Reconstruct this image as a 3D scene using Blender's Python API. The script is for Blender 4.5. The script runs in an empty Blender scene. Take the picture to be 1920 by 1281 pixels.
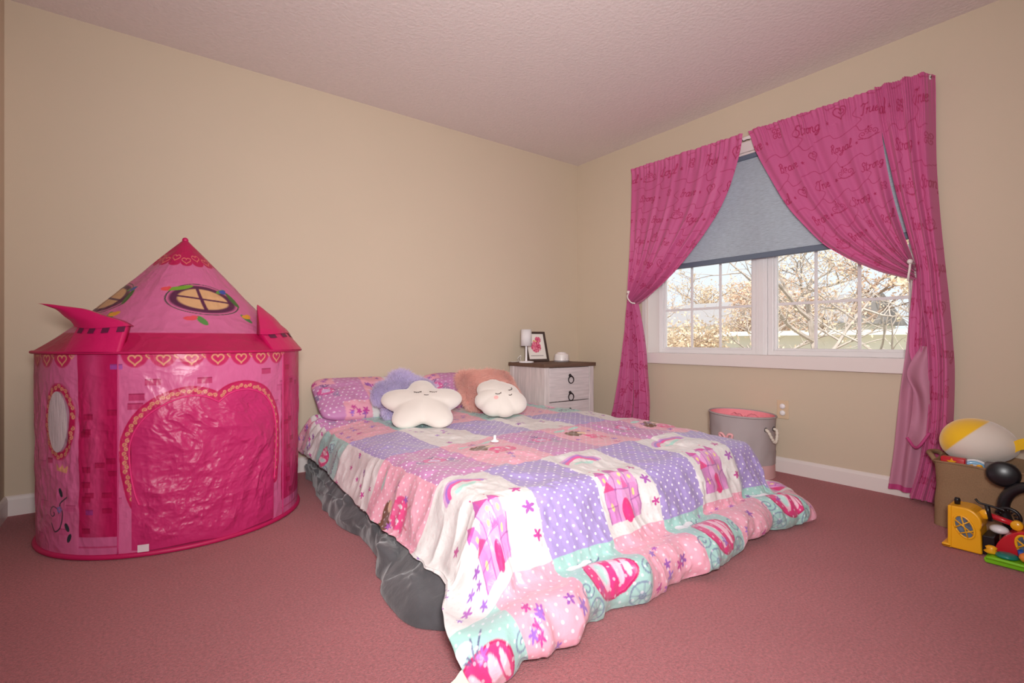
import bpy, bmesh, math, random
import numpy as np
from mathutils import Vector, Matrix

random.seed(7); rng = np.random.default_rng(7)
S = bpy.context.scene
COL = S.collection
PI = math.pi

# ------------------------------------------------------------------ camera, world, light, exposure
cam_d = bpy.data.cameras.new('camera'); cam = bpy.data.objects.new('camera', cam_d); COL.objects.link(cam)
cam.location = (-3.265, -3.322, 0.828)
cam.rotation_euler = (PI/2, 0, -math.atan2(.6023, .7983))
cam_d.sensor_width = 36.0; cam_d.lens = 938/1920*36
cam_d.shift_y = -1.5/1920
cam_d.clip_start = .02; cam_d.clip_end = 300
S.camera = cam

W = bpy.data.worlds.new('world'); S.world = W; W.use_nodes = True
wn = W.node_tree.nodes; bg = wn['Background']
bg.inputs[0].default_value = (.84, .92, 1.0, 1); bg.inputs[1].default_value = 1.12

sun_d = bpy.data.lights.new('sun', 'SUN'); sun = bpy.data.objects.new('sun', sun_d); COL.objects.link(sun)
sun_d.energy = 6.2; sun_d.angle = math.radians(2); sun_d.color = (1, .97, .92)
sun.rotation_euler = (math.radians(20), math.radians(-38), 0)

# the photographer's diffused flash beside the camera, and its bounce off the ceiling
fl_d = bpy.data.lights.new('flash', 'AREA'); fl = bpy.data.objects.new('flash', fl_d); COL.objects.link(fl)
fl_d.shape = 'DISK'; fl_d.size = .30; fl_d.energy = 41; fl_d.spread = math.radians(125); fl_d.color = (1, .985, .975)
fl.location = (-3.25, -3.40, 1.02)
fl.rotation_euler = (math.radians(92), 0, math.radians(-38))
fb_d = bpy.data.lights.new('flash_bounce', 'AREA'); fb = bpy.data.objects.new('flash_bounce', fb_d); COL.objects.link(fb)
fb_d.shape = 'DISK'; fb_d.size = .5; fb_d.energy = 17; fb_d.spread = PI; fb_d.color = (1, .985, .975)
fb.location = (-3.05, -3.25, 1.55)
fb.rotation_euler = (math.radians(140), 0, math.radians(-34))

S.view_settings.view_transform = 'Standard'; S.view_settings.look = 'None'
S.view_settings.exposure = 0; S.view_settings.gamma = 1; S.view_settings.use_curve_mapping = False

# ------------------------------------------------------------------ helpers
def lin(c):
    c = np.asarray(c, float)/255.
    return np.where(c <= .04045, c/12.92, ((c+.055)/1.055)**2.4)
def rgb(*c): return tuple(lin(c)) + (1.,)

MATS = {}
def mat(name, col=(200,200,200), rough=.6, spec=.5, metal=0, bump=0, bscale=60, var=0, vscale=8, sheen=0,
        attr=None, trans=0, bdetail=3, bdist=.01, coat=0, stretch=None, back=None):
    if name in MATS: return MATS[name]
    m = bpy.data.materials.new(name); m.use_nodes = True; MATS[name] = m
    nt = m.node_tree; N = nt.nodes; L = nt.links; b = N['Principled BSDF']
    b.inputs['Roughness'].default_value = rough; b.inputs['Metallic'].default_value = metal
    b.inputs['Specular IOR Level'].default_value = spec
    b.inputs['Sheen Weight'].default_value = sheen; b.inputs['Coat Weight'].default_value = coat
    src = None
    if attr:
        a = N.new('ShaderNodeAttribute'); a.attribute_name = attr; src = a.outputs['Color']
    else:
        b.inputs['Base Color'].default_value = rgb(*col)
    tc = N.new('ShaderNodeTexCoord'); mp = N.new('ShaderNodeMapping'); L.new(tc.outputs['Object'], mp.inputs[0])
    if stretch: mp.inputs['Scale'].default_value = stretch
    if var:
        n = N.new('ShaderNodeTexNoise'); n.inputs['Scale'].default_value = vscale; n.inputs['Detail'].default_value = 4
        L.new(mp.outputs[0], n.inputs['Vector'])
        r = N.new('ShaderNodeMapRange'); r.inputs['To Min'].default_value = 1-var; r.inputs['To Max'].default_value = 1+var
        r.inputs['From Min'].default_value = .25; r.inputs['From Max'].default_value = .75
        L.new(n.outputs['Fac'], r.inputs['Value'])
        mx = N.new('ShaderNodeMix'); mx.data_type = 'RGBA'; mx.blend_type = 'MULTIPLY'; mx.inputs['Factor'].default_value = 1
        if src: L.new(src, mx.inputs['A'])
        else: mx.inputs['A'].default_value = rgb(*col)
        L.new(r.outputs['Result'], mx.inputs['B']); src = mx.outputs['Result']
    if back:
        g = N.new('ShaderNodeNewGeometry'); mb = N.new('ShaderNodeMix'); mb.data_type = 'RGBA'
        L.new(g.outputs['Backfacing'], mb.inputs['Factor'])
        if src: L.new(src, mb.inputs['A'])
        else: mb.inputs['A'].default_value = rgb(*col)
        mb.inputs['B'].default_value = rgb(*back); src = mb.outputs['Result']
    if src: L.new(src, b.inputs['Base Color'])
    if bump:
        n2 = N.new('ShaderNodeTexNoise'); n2.inputs['Scale'].default_value = bscale; n2.inputs['Detail'].default_value = bdetail
        L.new(mp.outputs[0], n2.inputs['Vector'])
        bp = N.new('ShaderNodeBump'); bp.inputs['Strength'].default_value = bump; bp.inputs['Distance'].default_value = bdist
        L.new(n2.outputs['Fac'], bp.inputs['Height']); L.new(bp.outputs['Normal'], b.inputs['Normal'])
    if trans:
        t = N.new('ShaderNodeBsdfTranslucent'); ms = N.new('ShaderNodeMixShader'); ms.inputs[0].default_value = trans
        if src: L.new(src, t.inputs['Color'])
        else: t.inputs['Color'].default_value = rgb(*col)
        out = N['Material Output']; L.new(b.outputs[0], ms.inputs[1]); L.new(t.outputs[0], ms.inputs[2]); L.new(ms.outputs[0], out.inputs[0])
    return m

def tag(o, label=None, cat=None, group=None, kind=None):
    if label: o['label'] = label
    if cat: o['category'] = cat
    if group: o['group'] = group
    if kind: o['kind'] = kind
    return o
def empty(name, loc, label=None, cat=None, rz=0, group=None, kind=None):
    o = bpy.data.objects.new(name, None); COL.objects.link(o); o.location = loc; o.rotation_euler = (0, 0, rz)
    o.empty_display_size = .05
    return tag(o, label, cat, group, kind)
def link(name, me, m, parent=None, smooth=False):
    o = bpy.data.objects.new(name, me); COL.objects.link(o)
    if m: me.materials.append(m)
    if smooth: me.polygons.foreach_set('use_smooth', np.ones(len(me.polygons), bool))
    if parent: o.parent = parent
    return o
def pyd(name, V, F, m, parent=None, smooth=False):
    me = bpy.data.meshes.new(name); me.from_pydata([tuple(v) for v in V], [], [tuple(f) for f in F]); me.update()
    return link(name, me, m, parent, smooth)
def bmo(name, bm, m, parent=None, smooth=False):
    me = bpy.data.meshes.new(name); bm.to_mesh(me); bm.free()
    return link(name, me, m, parent, smooth)
def bbox(bm, lo, hi, bev=0, seg=2):
    r = bmesh.ops.create_cube(bm, size=1)
    vs = r['verts']
    for v in vs:
        v.co = Vector([(lo[i]+hi[i])/2 + v.co[i]*(hi[i]-lo[i]) for i in range(3)])
    if bev:
        es = list({e for v in vs for e in v.link_edges})
        bmesh.ops.bevel(bm, geom=es, offset=bev, segments=seg, affect='EDGES', profile=.5)
def box(name, lo, hi, m, parent=None, bev=0, seg=2):
    bm = bmesh.new(); bbox(bm, lo, hi, bev, seg); return bmo(name, bm, m, parent, bev > 0 and seg > 2)
def grid(name, P, m, parent=None, cols=None, uv=None, closeu=False, flip=False, smooth=True):
    """P: (n, k, 3) array of points -> quad mesh; cols (n,k,3) linear colours"""
    n, k = P.shape[:2]
    idx = np.arange(n*k).reshape(n, k)
    if closeu: idx = np.vstack([idx, idx[:1]])
    a = idx[:-1, :-1]; b = idx[1:, :-1]; c = idx[1:, 1:]; d = idx[:-1, 1:]
    q = np.stack([a, b, c, d] if not flip else [a, d, c, b], -1).reshape(-1, 4)
    me = bpy.data.meshes.new(name)
    me.vertices.add(n*k); me.vertices.foreach_set('co', P.reshape(-1).astype(np.float32))
    me.loops.add(q.size); me.loops.foreach_set('vertex_index', q.reshape(-1).astype(np.int32))
    me.polygons.add(len(q)); me.polygons.foreach_set('loop_start', np.arange(0, q.size, 4, dtype=np.int32))
    me.polygons.foreach_set('loop_total', np.full(len(q), 4, np.int32))
    me.update(calc_edges=True)
    if cols is not None:
        if cols.shape[-1] == 3: cols = np.concatenate([cols, np.ones(cols.shape[:-1]+(1,))], -1)
        at = me.color_attributes.new('Col', 'FLOAT_COLOR', 'POINT')
        at.data.foreach_set('color', cols.reshape(-1).astype(np.float32))
    if uv is not None:
        l = me.uv_layers.new(name='UV'); l.data.foreach_set('uv', uv.reshape(-1, 2)[q.reshape(-1)].reshape(-1).astype(np.float32))
    return link(name, me, m, parent, smooth)
def lathe(name, prof, m, parent=None, seg=40, loc=(0,0,0), smooth=True, sx=1, sy=1):
    th = np.linspace(0, 2*PI, seg, endpoint=False)
    pr = np.array(prof, float)
    P = np.stack([loc[0]+sx*np.cos(th)[:,None]*pr[None,:,0], loc[1]+sy*np.sin(th)[:,None]*pr[None,:,0], loc[2]+np.broadcast_to(pr[None,:,1], (seg, len(pr)))], -1)
    o = grid(name, P, m, parent, closeu=True, smooth=smooth)
    return o
def cr(pts, n=8):
    """Catmull-Rom through points"""
    p = np.array(pts, float)
    if len(p) < 3: return p
    q = np.vstack([2*p[0]-p[1], p, 2*p[-1]-p[-2]]); out = []
    t = np.linspace(0, 1, n, endpoint=False)[:, None]
    for i in range(len(p)-1):
        a, b, c, d = q[i:i+4]
        out.append(.5*((2*b)+(-a+c)*t+(2*a-5*b+4*c-d)*t**2+(-a+3*b-3*c+d)*t**3))
    return np.vstack(out+[p[-1:]])
def tubemesh(path, rad, seg=8, cap=True):
    p = np.array(path, float); n = len(p)
    r = np.broadcast_to(np.asarray(rad, float), (n,))
    t = np.gradient(p, axis=0); t /= np.linalg.norm(t, axis=1)[:, None]+1e-9
    up = np.array([0, 0, 1.]) if abs(t[0][2]) < .9 else np.array([1., 0, 0])
    u = np.cross(t[0], up); u /= np.linalg.norm(u); V = []; F = []
    for i in range(n):
        u = u - t[i]*np.dot(u, t[i]); u /= np.linalg.norm(u)+1e-9; w = np.cross(t[i], u)
        for k in range(seg):
            a = 2*PI*k/seg; V.append(p[i]+r[i]*(math.cos(a)*u+math.sin(a)*w))
    for i in range(n-1):
        for k in range(seg):
            k2 = (k+1) % seg; F.append((i*seg+k, i*seg+k2, (i+1)*seg+k2, (i+1)*seg+k))
    if cap:
        F.append(tuple(range(seg))[::-1]); F.append(tuple((n-1)*seg+k for k in range(seg)))
    return V, F
def tube(name, path, rad, m, parent=None, seg=8):
    V, F = tubemesh(path, rad, seg); return pyd(name, V, F, m, parent, True)

def hsh(ix, iy, seed):
    h = (ix*374761393 + iy*668265263 + seed*1274126177) & 0x7fffffff
    h = ((h ^ (h >> 13))*1274126177) & 0x7fffffff
    return ((h ^ (h >> 16)) & 0xffff)/65535.
def vnoise(x, y, seed=0):
    ix = np.floor(x).astype(np.int64); iy = np.floor(y).astype(np.int64); fx = x-ix; fy = y-iy
    fx = fx*fx*(3-2*fx); fy = fy*fy*(3-2*fy)
    return ((hsh(ix,iy,seed)*(1-fx)+hsh(ix+1,iy,seed)*fx)*(1-fy)+(hsh(ix,iy+1,seed)*(1-fx)+hsh(ix+1,iy+1,seed)*fx)*fy)*2-1
def fbm(x, y, seed=0, o=4):
    r = 0; a = 1
    for i in range(o): r = r+a*vnoise(x*2**i, y*2**i, seed+i*17); a *= .5
    return r
def ridge(x, y, seed=0, o=3):
    r = 0; a = 1
    for i in range(o): r = r+a*(1-2*np.abs(vnoise(x*2**i+3.1*i, y*2**i, seed+i*31))); a *= .5
    return r
def sstep(a, b, x):
    t = np.clip((x-a)/(b-a), 0, 1); return t*t*(3-2*t)
def spl(x, xs, ys):
    """smooth monotone-ish interpolation"""
    xs = np.array(xs, float); ys = np.array(ys, float); m = np.gradient(ys, xs)
    x = np.clip(x, xs[0], xs[-1]); i = np.clip(np.searchsorted(xs, x)-1, 0, len(xs)-2)
    h = xs[i+1]-xs[i]; t = (x-xs[i])/h
    return (2*t**3-3*t**2+1)*ys[i]+(t**3-2*t**2+t)*h*m[i]+(-2*t**3+3*t**2)*ys[i+1]+(t**3-t**2)*h*m[i+1]

# ---------------- printed fabric: a drawing surface in cloth coordinates (metres), one colour per mesh vertex
class Canvas:
    def __init__(s, u, v, base):
        s.u = u; s.v = v; s.c = np.zeros((len(u), len(v), 3)); s.c[:] = lin(base)
        s.a = np.zeros((len(u), len(v)))
    def win(s, x0, x1, y0, y1):
        i0, i1 = np.searchsorted(s.u, [x0, x1]); j0, j1 = np.searchsorted(s.v, [y0, y1])
        return slice(i0, i1), slice(j0, j1)
    def blend(s, w, mask, col):
        m = mask[..., None]; s.c[w] = s.c[w]*(1-m)+lin(col)*m
    def rect(s, x0, x1, y0, y1, col, al=1.):
        w = s.win(x0, x1, y0, y1); s.c[w] = s.c[w]*(1-al)+lin(col)*al
    def poly(s, pts, col, al=1.):
        p = np.array(pts, float); w = s.win(p[:,0].min(), p[:,0].max(), p[:,1].min(), p[:,1].max())
        X, Y = np.meshgrid(s.u[w[0]], s.v[w[1]], indexing='ij')
        if X.size == 0: return
        ins = np.zeros(X.shape, bool); j = len(p)-1
        for i in range(len(p)):
            xi, yi = p[i]; xj, yj = p[j]
            if yi != yj:
                ins ^= ((yi > Y) != (yj > Y)) & (X < (xj-xi)*(Y-yi)/(yj-yi)+xi)
            j = i
        s.blend(w, ins*al, col)
    def ell(s, cx, cy, rx, ry, col, rot=0, al=1., ring=0):
        R = max(rx, ry)+ring; w = s.win(cx-R, cx+R, cy-R, cy+R)
        X, Y = np.meshgrid(s.u[w[0]]-cx, s.v[w[1]]-cy, indexing='ij')
        if X.size == 0: return
        c_, s_ = math.cos(rot), math.sin(rot)
        d = np.hypot((X*c_+Y*s_)/rx, (-X*s_+Y*c_)/ry)
        if ring: m = 1-sstep(.6, 1.1, np.abs(d-1)*min(rx, ry)/(ring/2))
        else: m = 1-sstep(.93, 1.06, d)
        s.blend(w, m*al, col)
    def stroke(s, pts, wd, col, al=1.):
        p = np.array(pts, float); h = wd/2+.003
        for a, b in zip(p[:-1], p[1:]):
            w = s.win(min(a[0],b[0])-h, max(a[0],b[0])+h, min(a[1],b[1])-h, max(a[1],b[1])+h)
            X, Y = np.meshgrid(s.u[w[0]], s.v[w[1]], indexing='ij')
            if X.size == 0: continue
            d = b-a; L2 = max(d@d, 1e-12); t = np.clip(((X-a[0])*d[0]+(Y-a[1])*d[1])/L2, 0, 1)
            D = np.hypot(X-a[0]-t*d[0], Y-a[1]-t*d[1])
            s.blend(w, (1-sstep(wd/2-.0012, wd/2+.0018, D))*al, col)

GL = {
 'a': (.55, [[(.42,.42),(.25,.5),(.08,.35),(.08,.12),(.22,0),(.38,.1),(.42,.45),(.42,.1),(.55,0)]]),
 'B': (.68, [[(.1,0),(.12,.5),(.12,.95)], [(0,.85),(.3,1),(.5,.8),(.35,.55),(.15,.5),(.45,.5),(.55,.25),(.35,0),(.05,.02)]]),
 'T': (.5, [[(-.05,.85),(.1,.98),(.35,.92),(.6,1)], [(.32,.93),(.28,.5),(.25,.05),(.12,0)]]),
 'S': (.58, [[(.5,.85),(.35,1),(.15,.9),(.15,.7),(.4,.45),(.42,.15),(.2,0),(0,.12)]]),
 'R': (.68, [[(.1,0),(.12,.5),(.14,.95)], [(0,.85),(.3,1),(.5,.8),(.35,.55),(.15,.5),(.3,.45),(.5,0),(.65,.05)]]),
 'L': (.6, [[(.45,.85),(.35,1),(.22,.8),(.2,.2),(.1,.03),(0,.1),(.15,.1),(.45,0),(.6,.12)]]),
 't': (.38, [[(.12,.9),(.1,.15),(.22,0),(.35,.12)], [(-.02,.6),(.3,.62)]]),
 'r': (.38, [[(.02,.45),(.1,.5),(.1,0)], [(.1,.3),(.2,.48),(.32,.45)]]),
 'u': (.52, [[(.05,.5),(.05,.12),(.18,0),(.35,.12),(.38,.5),(.38,.1),(.52,.02)]]),
 'e': (.44, [[(.02,.2),(.25,.3),(.33,.42),(.2,.5),(.06,.35),(.08,.1),(.22,0),(.42,.12)]]),
 'o': (.5, [[(.25,.5),(.08,.4),(.06,.12),(.22,0),(.38,.12),(.38,.38),(.25,.5),(.4,.45),(.5,.48)]]),
 'n': (.48, [[(.05,.5),(.06,0),(.08,.35),(.22,.5),(.33,.4),(.34,.05),(.48,.02)]]),
 'g': (.5, [[(.4,.42),(.25,.5),(.08,.35),(.1,.1),(.25,.02),(.38,.15),(.4,.48),(.38,-.2),(.22,-.4),(.08,-.28),(.5,.05)]]),
 'v': (.48, [[(.02,.5),(.18,0),(.35,.48),(.48,.45)]]),
 'y': (.5, [[(.05,.5),(.08,.15),(.2,.05),(.36,.2),(.38,.5),(.35,-.2),(.2,-.4),(.08,-.28),(.5,.05)]]),
 'l': (.34, [[(0,.05),(.2,.5),(.25,.9),(.15,1),(.1,.8),(.1,.15),(.2,0),(.35,.1)]]),
 'i': (.28, [[(.05,.5),(.06,.1),(.15,0),(.28,.1)], [(.07,.68),(.09,.7)]]),
 'p': (.48, [[(.08,.5),(.06,.05),(.05,-.4)], [(.07,.35),(.22,.5),(.38,.38),(.36,.12),(.2,0),(.07,.12)]]),
 'c': (.42, [[(.38,.42),(.22,.5),(.07,.35),(.08,.1),(.22,0),(.42,.12)]]),
 's': (.4, [[(.02,.05),(.2,.5),(.28,.25),(.2,.02),(.02,.06),(.4,.1)]]),
}
def word(cv, txt, x, y, size, col, wd, al=1., slant=.25, rot=0):
    c_, s_ = math.cos(rot), math.sin(rot); px = 0
    for ch in txt:
        if ch == ' ': px += .4; continue
        adv, st = GL[ch]
        for q in st:
            p = cr(q, 5); X = (px+p[:,0]+p[:,1]*slant)*size; Y = p[:,1]*size
            cv.stroke(np.stack([x+X*c_-Y*s_, y+X*s_+Y*c_], -1), wd, col, al)
        px += adv
def heartpts(cx, cy, s, n=30):
    t = np.linspace(0, 2*PI, n); return np.stack([cx+s*16*np.sin(t)**3/16, cy+s*(13*np.cos(t)-5*np.cos(2*t)-2*np.cos(3*t)-np.cos(4*t))/16], -1)
def spiral(cx, cy, r, turns=1.4, a0=0, flip=1, n=22):
    t = np.linspace(0, 1, n); a = a0+flip*turns*2*PI*t; rr = r*(1-.85*t)
    return np.stack([cx+rr*np.cos(a), cy+rr*np.sin(a)], -1)
def flower(cv, x, y, s, col, rot=0):
    for k in range(5):
        a = rot+k*2*PI/5; cv.ell(x+.55*s*math.cos(a), y+.55*s*math.sin(a), .5*s, .24*s, col, a)
    cv.ell(x, y, .22*s, .22*s, col)

# ------------------------------------------------------------------ base materials
def carpet_mat():
    m = mat('carpet', (168,92,98), .95, .1, bump=.9, bscale=260, bdist=.008, var=.30, vscale=130, sheen=.25, bdetail=4)
    nt = m.node_tree; N = nt.nodes; L = nt.links
    mx = [n for n in N if n.bl_idname == 'ShaderNodeMix'][0]
    n = N.new('ShaderNodeTexNoise'); n.inputs['Scale'].default_value = 2.2; n.inputs['Detail'].default_value = 5
    mp = [q for q in N if q.bl_idname == 'ShaderNodeMapping'][0]; L.new(mp.outputs[0], n.inputs['Vector'])
    r = N.new('ShaderNodeMix'); r.data_type = 'RGBA'; L.new(n.outputs['Fac'], r.inputs['Factor'])
    r.inputs['A'].default_value = rgb(172,94,99); r.inputs['B'].default_value = rgb(192,108,113); L.new(r.outputs['Result'], mx.inputs['A'])
    return m
M_carpet = carpet_mat()
M_wall = mat('wall_paint', (208,191,169), .75, .25, bump=.12, bscale=220, bdist=.002, var=.012, vscale=2)
M_ceil = mat('ceiling_paint', (226,214,210), .9, .1, bump=.55, bscale=55, bdist=.006, bdetail=6, var=.025, vscale=45)
M_trim = mat('white_trim', (232,222,218), .4, .5)
M_vinyl = mat('white_vinyl', (236,232,232), .35, .5)

def glass_mat():
    m = bpy.data.materials.new('window_glass'); m.use_nodes = True; nt = m.node_tree; N = nt.nodes; L = nt.links
    N.remove(N['Principled BSDF'])
    t = N.new('ShaderNodeBsdfTransparent'); g = N.new('ShaderNodeBsdfGlossy'); g.inputs['Roughness'].default_value = .02
    f = N.new('ShaderNodeFresnel'); f.inputs['IOR'].default_value = 1.3
    mx = N.new('ShaderNodeMixShader'); L.new(f.outputs[0], mx.inputs[0]); L.new(t.outputs[0], mx.inputs[1]); L.new(g.outputs[0], mx.inputs[2])
    L.new(mx.outputs[0], N['Material Output'].inputs[0]); return m
M_glass = glass_mat()

# ------------------------------------------------------------------ room shell
CH = 2.44; XL = -5.3; YF = -5.2; JX = -3.755; JY = -.35; TH = .22
def struct(o): o['kind'] = 'structure'; return o
struct(box('floor', (XL-.1, YF-.1, -.1), (TH, TH, 0), M_carpet))
struct(box('ceiling', (XL-.1, YF-.1, CH), (TH, TH, CH+.12), M_ceil))
struct(box('wall_back', (JX, 0, 0), (TH, TH, CH), M_wall))
struct(box('wall_alcove', (XL, JY, 0), (JX, TH, CH), M_wall))
struct(box('wall_left', (XL-.1, YF-.1, 0), (XL, TH, CH), M_wall))
struct(box('wall_front', (XL, YF-.1, 0), (TH, YF, CH), M_wall))
# window wall with its opening
WY0, WY1, WZ0, WZ1 = -2.495, -.785, .728, 2.085
bm = bmesh.new()
bbox(bm, (0, YF, 0), (TH, WY0, CH)); bbox(bm, (0, WY1, 0), (TH, 0, CH))
bbox(bm, (0, WY0, 0), (TH, WY1, WZ0)); bbox(bm, (0, WY0, WZ1), (TH, WY1, CH))
struct(bmo('wall_right', bm, M_wall))
def baseboard(name, p0, p1, nrm):
    # profile: 9 cm tall board with a bevelled top
    prof = [(0,0),(.014,0),(.014,.075),(.009,.088),(.003,.093),(0,.093)]
    V = []; F = []
    for p in (p0, p1):
        for d, z in prof: V.append((p[0]+nrm[0]*d, p[1]+nrm[1]*d, z))
    n = len(prof)
    for i in range(n): F.append((i, (i+1) % n, n+(i+1) % n, n+i))
    F += [tuple(range(n))[::-1], tuple(range(n, 2*n))]
    return struct(pyd(name, V, F, M_trim))
baseboard('baseboard_back', (JX, 0), (0, 0), (0, -1))
baseboard('baseboard_right', (0, 0), (0, YF), (-1, 0))
baseboard('baseboard_jog', (JX, JY), (JX, 0), (1, 0))
baseboard('baseboard_alcove', (XL, JY), (JX+.014, JY), (0, -1))
baseboard('baseboard_left', (XL, JY), (XL, YF), (1, 0))
baseboard('baseboard_front', (XL, YF), (0, YF), (0, 1))

# ------------------------------------------------------------------ window
win = empty('window_1', (0, (WY0+WY1)/2, WZ0)); win['kind'] = 'structure'
wy = (WY0+WY1)/2
def wbox(name, lo, hi, m=M_vinyl, parent=win, bev=.003):
    return box(name, (lo[0], lo[1]-wy, lo[2]-WZ0), (hi[0], hi[1]-wy, hi[2]-WZ0), m, parent, bev)
wbox('window_sill', (-.03, WY0-.045, .652), (.14, WY1+.045, .7335), M_trim, bev=.004)
wbox('casing', (-.016, WY1, .728), (0, WY1+.04, WZ1+.07), M_trim)
wbox('casing', (-.016, WY0-.04, .728), (0, WY0, WZ1+.07), M_trim)
wbox('casing', (-.018, WY0-.04, WZ1), (0, WY1+.04, WZ1+.07), M_trim)
wbox('jamb', (0, WY1-.012, .728), (TH, WY1+.001, WZ1), M_trim)
wbox('jamb', (0, WY0-.001, .728), (TH, WY0+.012, WZ1), M_trim)
wbox('jamb', (0, WY0, WZ1-.012), (TH, WY1, WZ1+.001), M_trim)
# centre mullion between the two sashes
MY0, MY1 = -1.672, -1.598
wbox('mullion', (.12, MY0, .728), (.20, MY1, WZ1-.012))
wbox('mullion_cover', (.113, MY0+.018, .73), (.121, MY1-.018, WZ1-.015), bev=.002)
for (y0, y1) in ((MY1, WY1-.012), (WY0+.012, MY0)):
    z0, z1 = .728, WZ1-.012; f = .036; x0, x1 = .135, .185
    bm = bmesh.new()
    q = lambda lo, hi: bbox(bm, (lo[0], lo[1]-wy, lo[2]-WZ0), (hi[0], hi[1]-wy, hi[2]-WZ0), .004)
    q((x0, y0, z0), (x1, y0+f, z1)); q((x0, y1-f, z0), (x1, y1, z1))
    q((x0, y0+f-.004, z0), (x1, y1-f+.004, z0+f)); q((x0, y0+f-.004, z1-f), (x1, y1-f+.004, z1))
    sh = bmo('sash', bm, M_vinyl, win)
    # inner stepped glazing stop
    bm = bmesh.new(); g = f+.014
    q((x0+.018, y0+f-.002, z0+f-.002), (x1-.004, y0+g, z1-f+.002)); q((x0+.018, y1-g, z0+f-.002), (x1-.004, y1-f+.002, z1-f+.002))
    q((x0+.018, y0+g, z0+f-.002), (x1-.004, y1-g, z0+g)); q((x0+.018, y0+g, z1-g), (x1-.004, y1-g, z1-f+.002))
    bmo('glazing_stop', bm, M_vinyl, sh)
    gy0, gy1, gz0, gz1 = y0+g, y1-g, z0+g, z1-g
    wbox('pane', (.171, gy0-.006, gz0-.006), (.174, gy1+.006, gz1+.006), M_glass, sh, 0)
    for k in (1, 2):
        yy = gy0+(gy1-gy0)*k/3; wbox('muntin', (.160, yy-.009, gz0), (.170, yy+.009, gz1), M_vinyl, sh, .002)
    for zz in (1.07, 1.07+.33, 1.07+.66):
        wbox('muntin', (.161, gy0, zz-.009), (.1695, gy1, zz+.009), M_vinyl, sh, .002)
wbox('sash_lock', (.127, WY0+.018, .98), (.137, WY0+.03, 1.02), M_vinyl)

# cellular shade, half way down
M_shade = mat('grey_blue_shade', (220,227,236), .85, .2, bump=.35, bscale=500, bdist=.001, var=.18, vscale=120, trans=.46, stretch=(1,.25,2.5))
M_rail = mat('shade_rail', (104,116,132), .5, .4)
shd = empty('cellular_shade', (-.0, wy, 1.37), 'grey-blue cellular shade lowered halfway over the white window', 'window shade')
zs = []; xs = []
z = 2.05; step = .0095; k = 0
while z > 1.402:
    zs.append(z); xs.append(.030 if k % 2 else .0145); z -= step; k += 1
ys = np.linspace(WY0+.016, WY1-.016, 3)
P = np.array([[(x, y-wy, zz-1.37) for y in ys] for x, zz in zip(xs, zs)])
grid('shade_fabric', P, M_shade, shd, smooth=False)
P2 = P.copy(); P2[..., 0] = .041-P2[..., 0]+.012
grid('shade_lining', P2, M_shade, shd, smooth=False, flip=True)
box('bottom_rail', (.010, WY0+.014-wy, 0), (.038, WY1-.014-wy, .036), M_rail, shd, .006, 3)
box('head_rail', (.004, WY0+.013-wy, 2.045-1.37), (.042, WY1-.013-wy, 2.074-1.37), M_rail, shd, .004)

# ------------------------------------------------------------------ curtain rod, hooks and curtains
RX_ = -.085; RZ = 2.155
rod = empty('curtain_rod', (0, -1.64, RZ), 'white flat curtain rod above the window, bent back to the wall', 'curtain rod')
pts = [(0, .93, 0), (-.045, .93, 0), (-.063, .91, 0), (-.068, .87, 0), (-.068, 0, 0), (-.068, -.87, 0), (-.063, -.91, 0), (-.045, -.93, 0), (0, -.93, 0)]
c = cr(pts, 4)
V, F = tubemesh(c, .008, 8); V = [(v[0], v[1], v[2]*1.6) for v in V]
pyd('rod', V, F, M_trim, rod, True)
tube('hook', cr([(-.077, .035, .004), (-.081, .03, -.01), (-.079, .02, -.02), (-.077, .0, -.015), (-.077, -.02, -.022)], 5), .0022, mat('dark_metal', (50,44,44), .4, .5, .8), rod, 6)

C_BASE = (208,98,150); C_PRINT = (176,38,92)
M_curt = mat('pink_curtain_cloth', attr='Col', rough=.55, spec=.3, bump=.15, bscale=700, bdist=.0008, trans=.12, sheen=.15)
M_lining = mat('pale_pink_lining', (206,142,168), .65, .25, bump=.2, bscale=30, bdist=.004, trans=.2)

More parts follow.
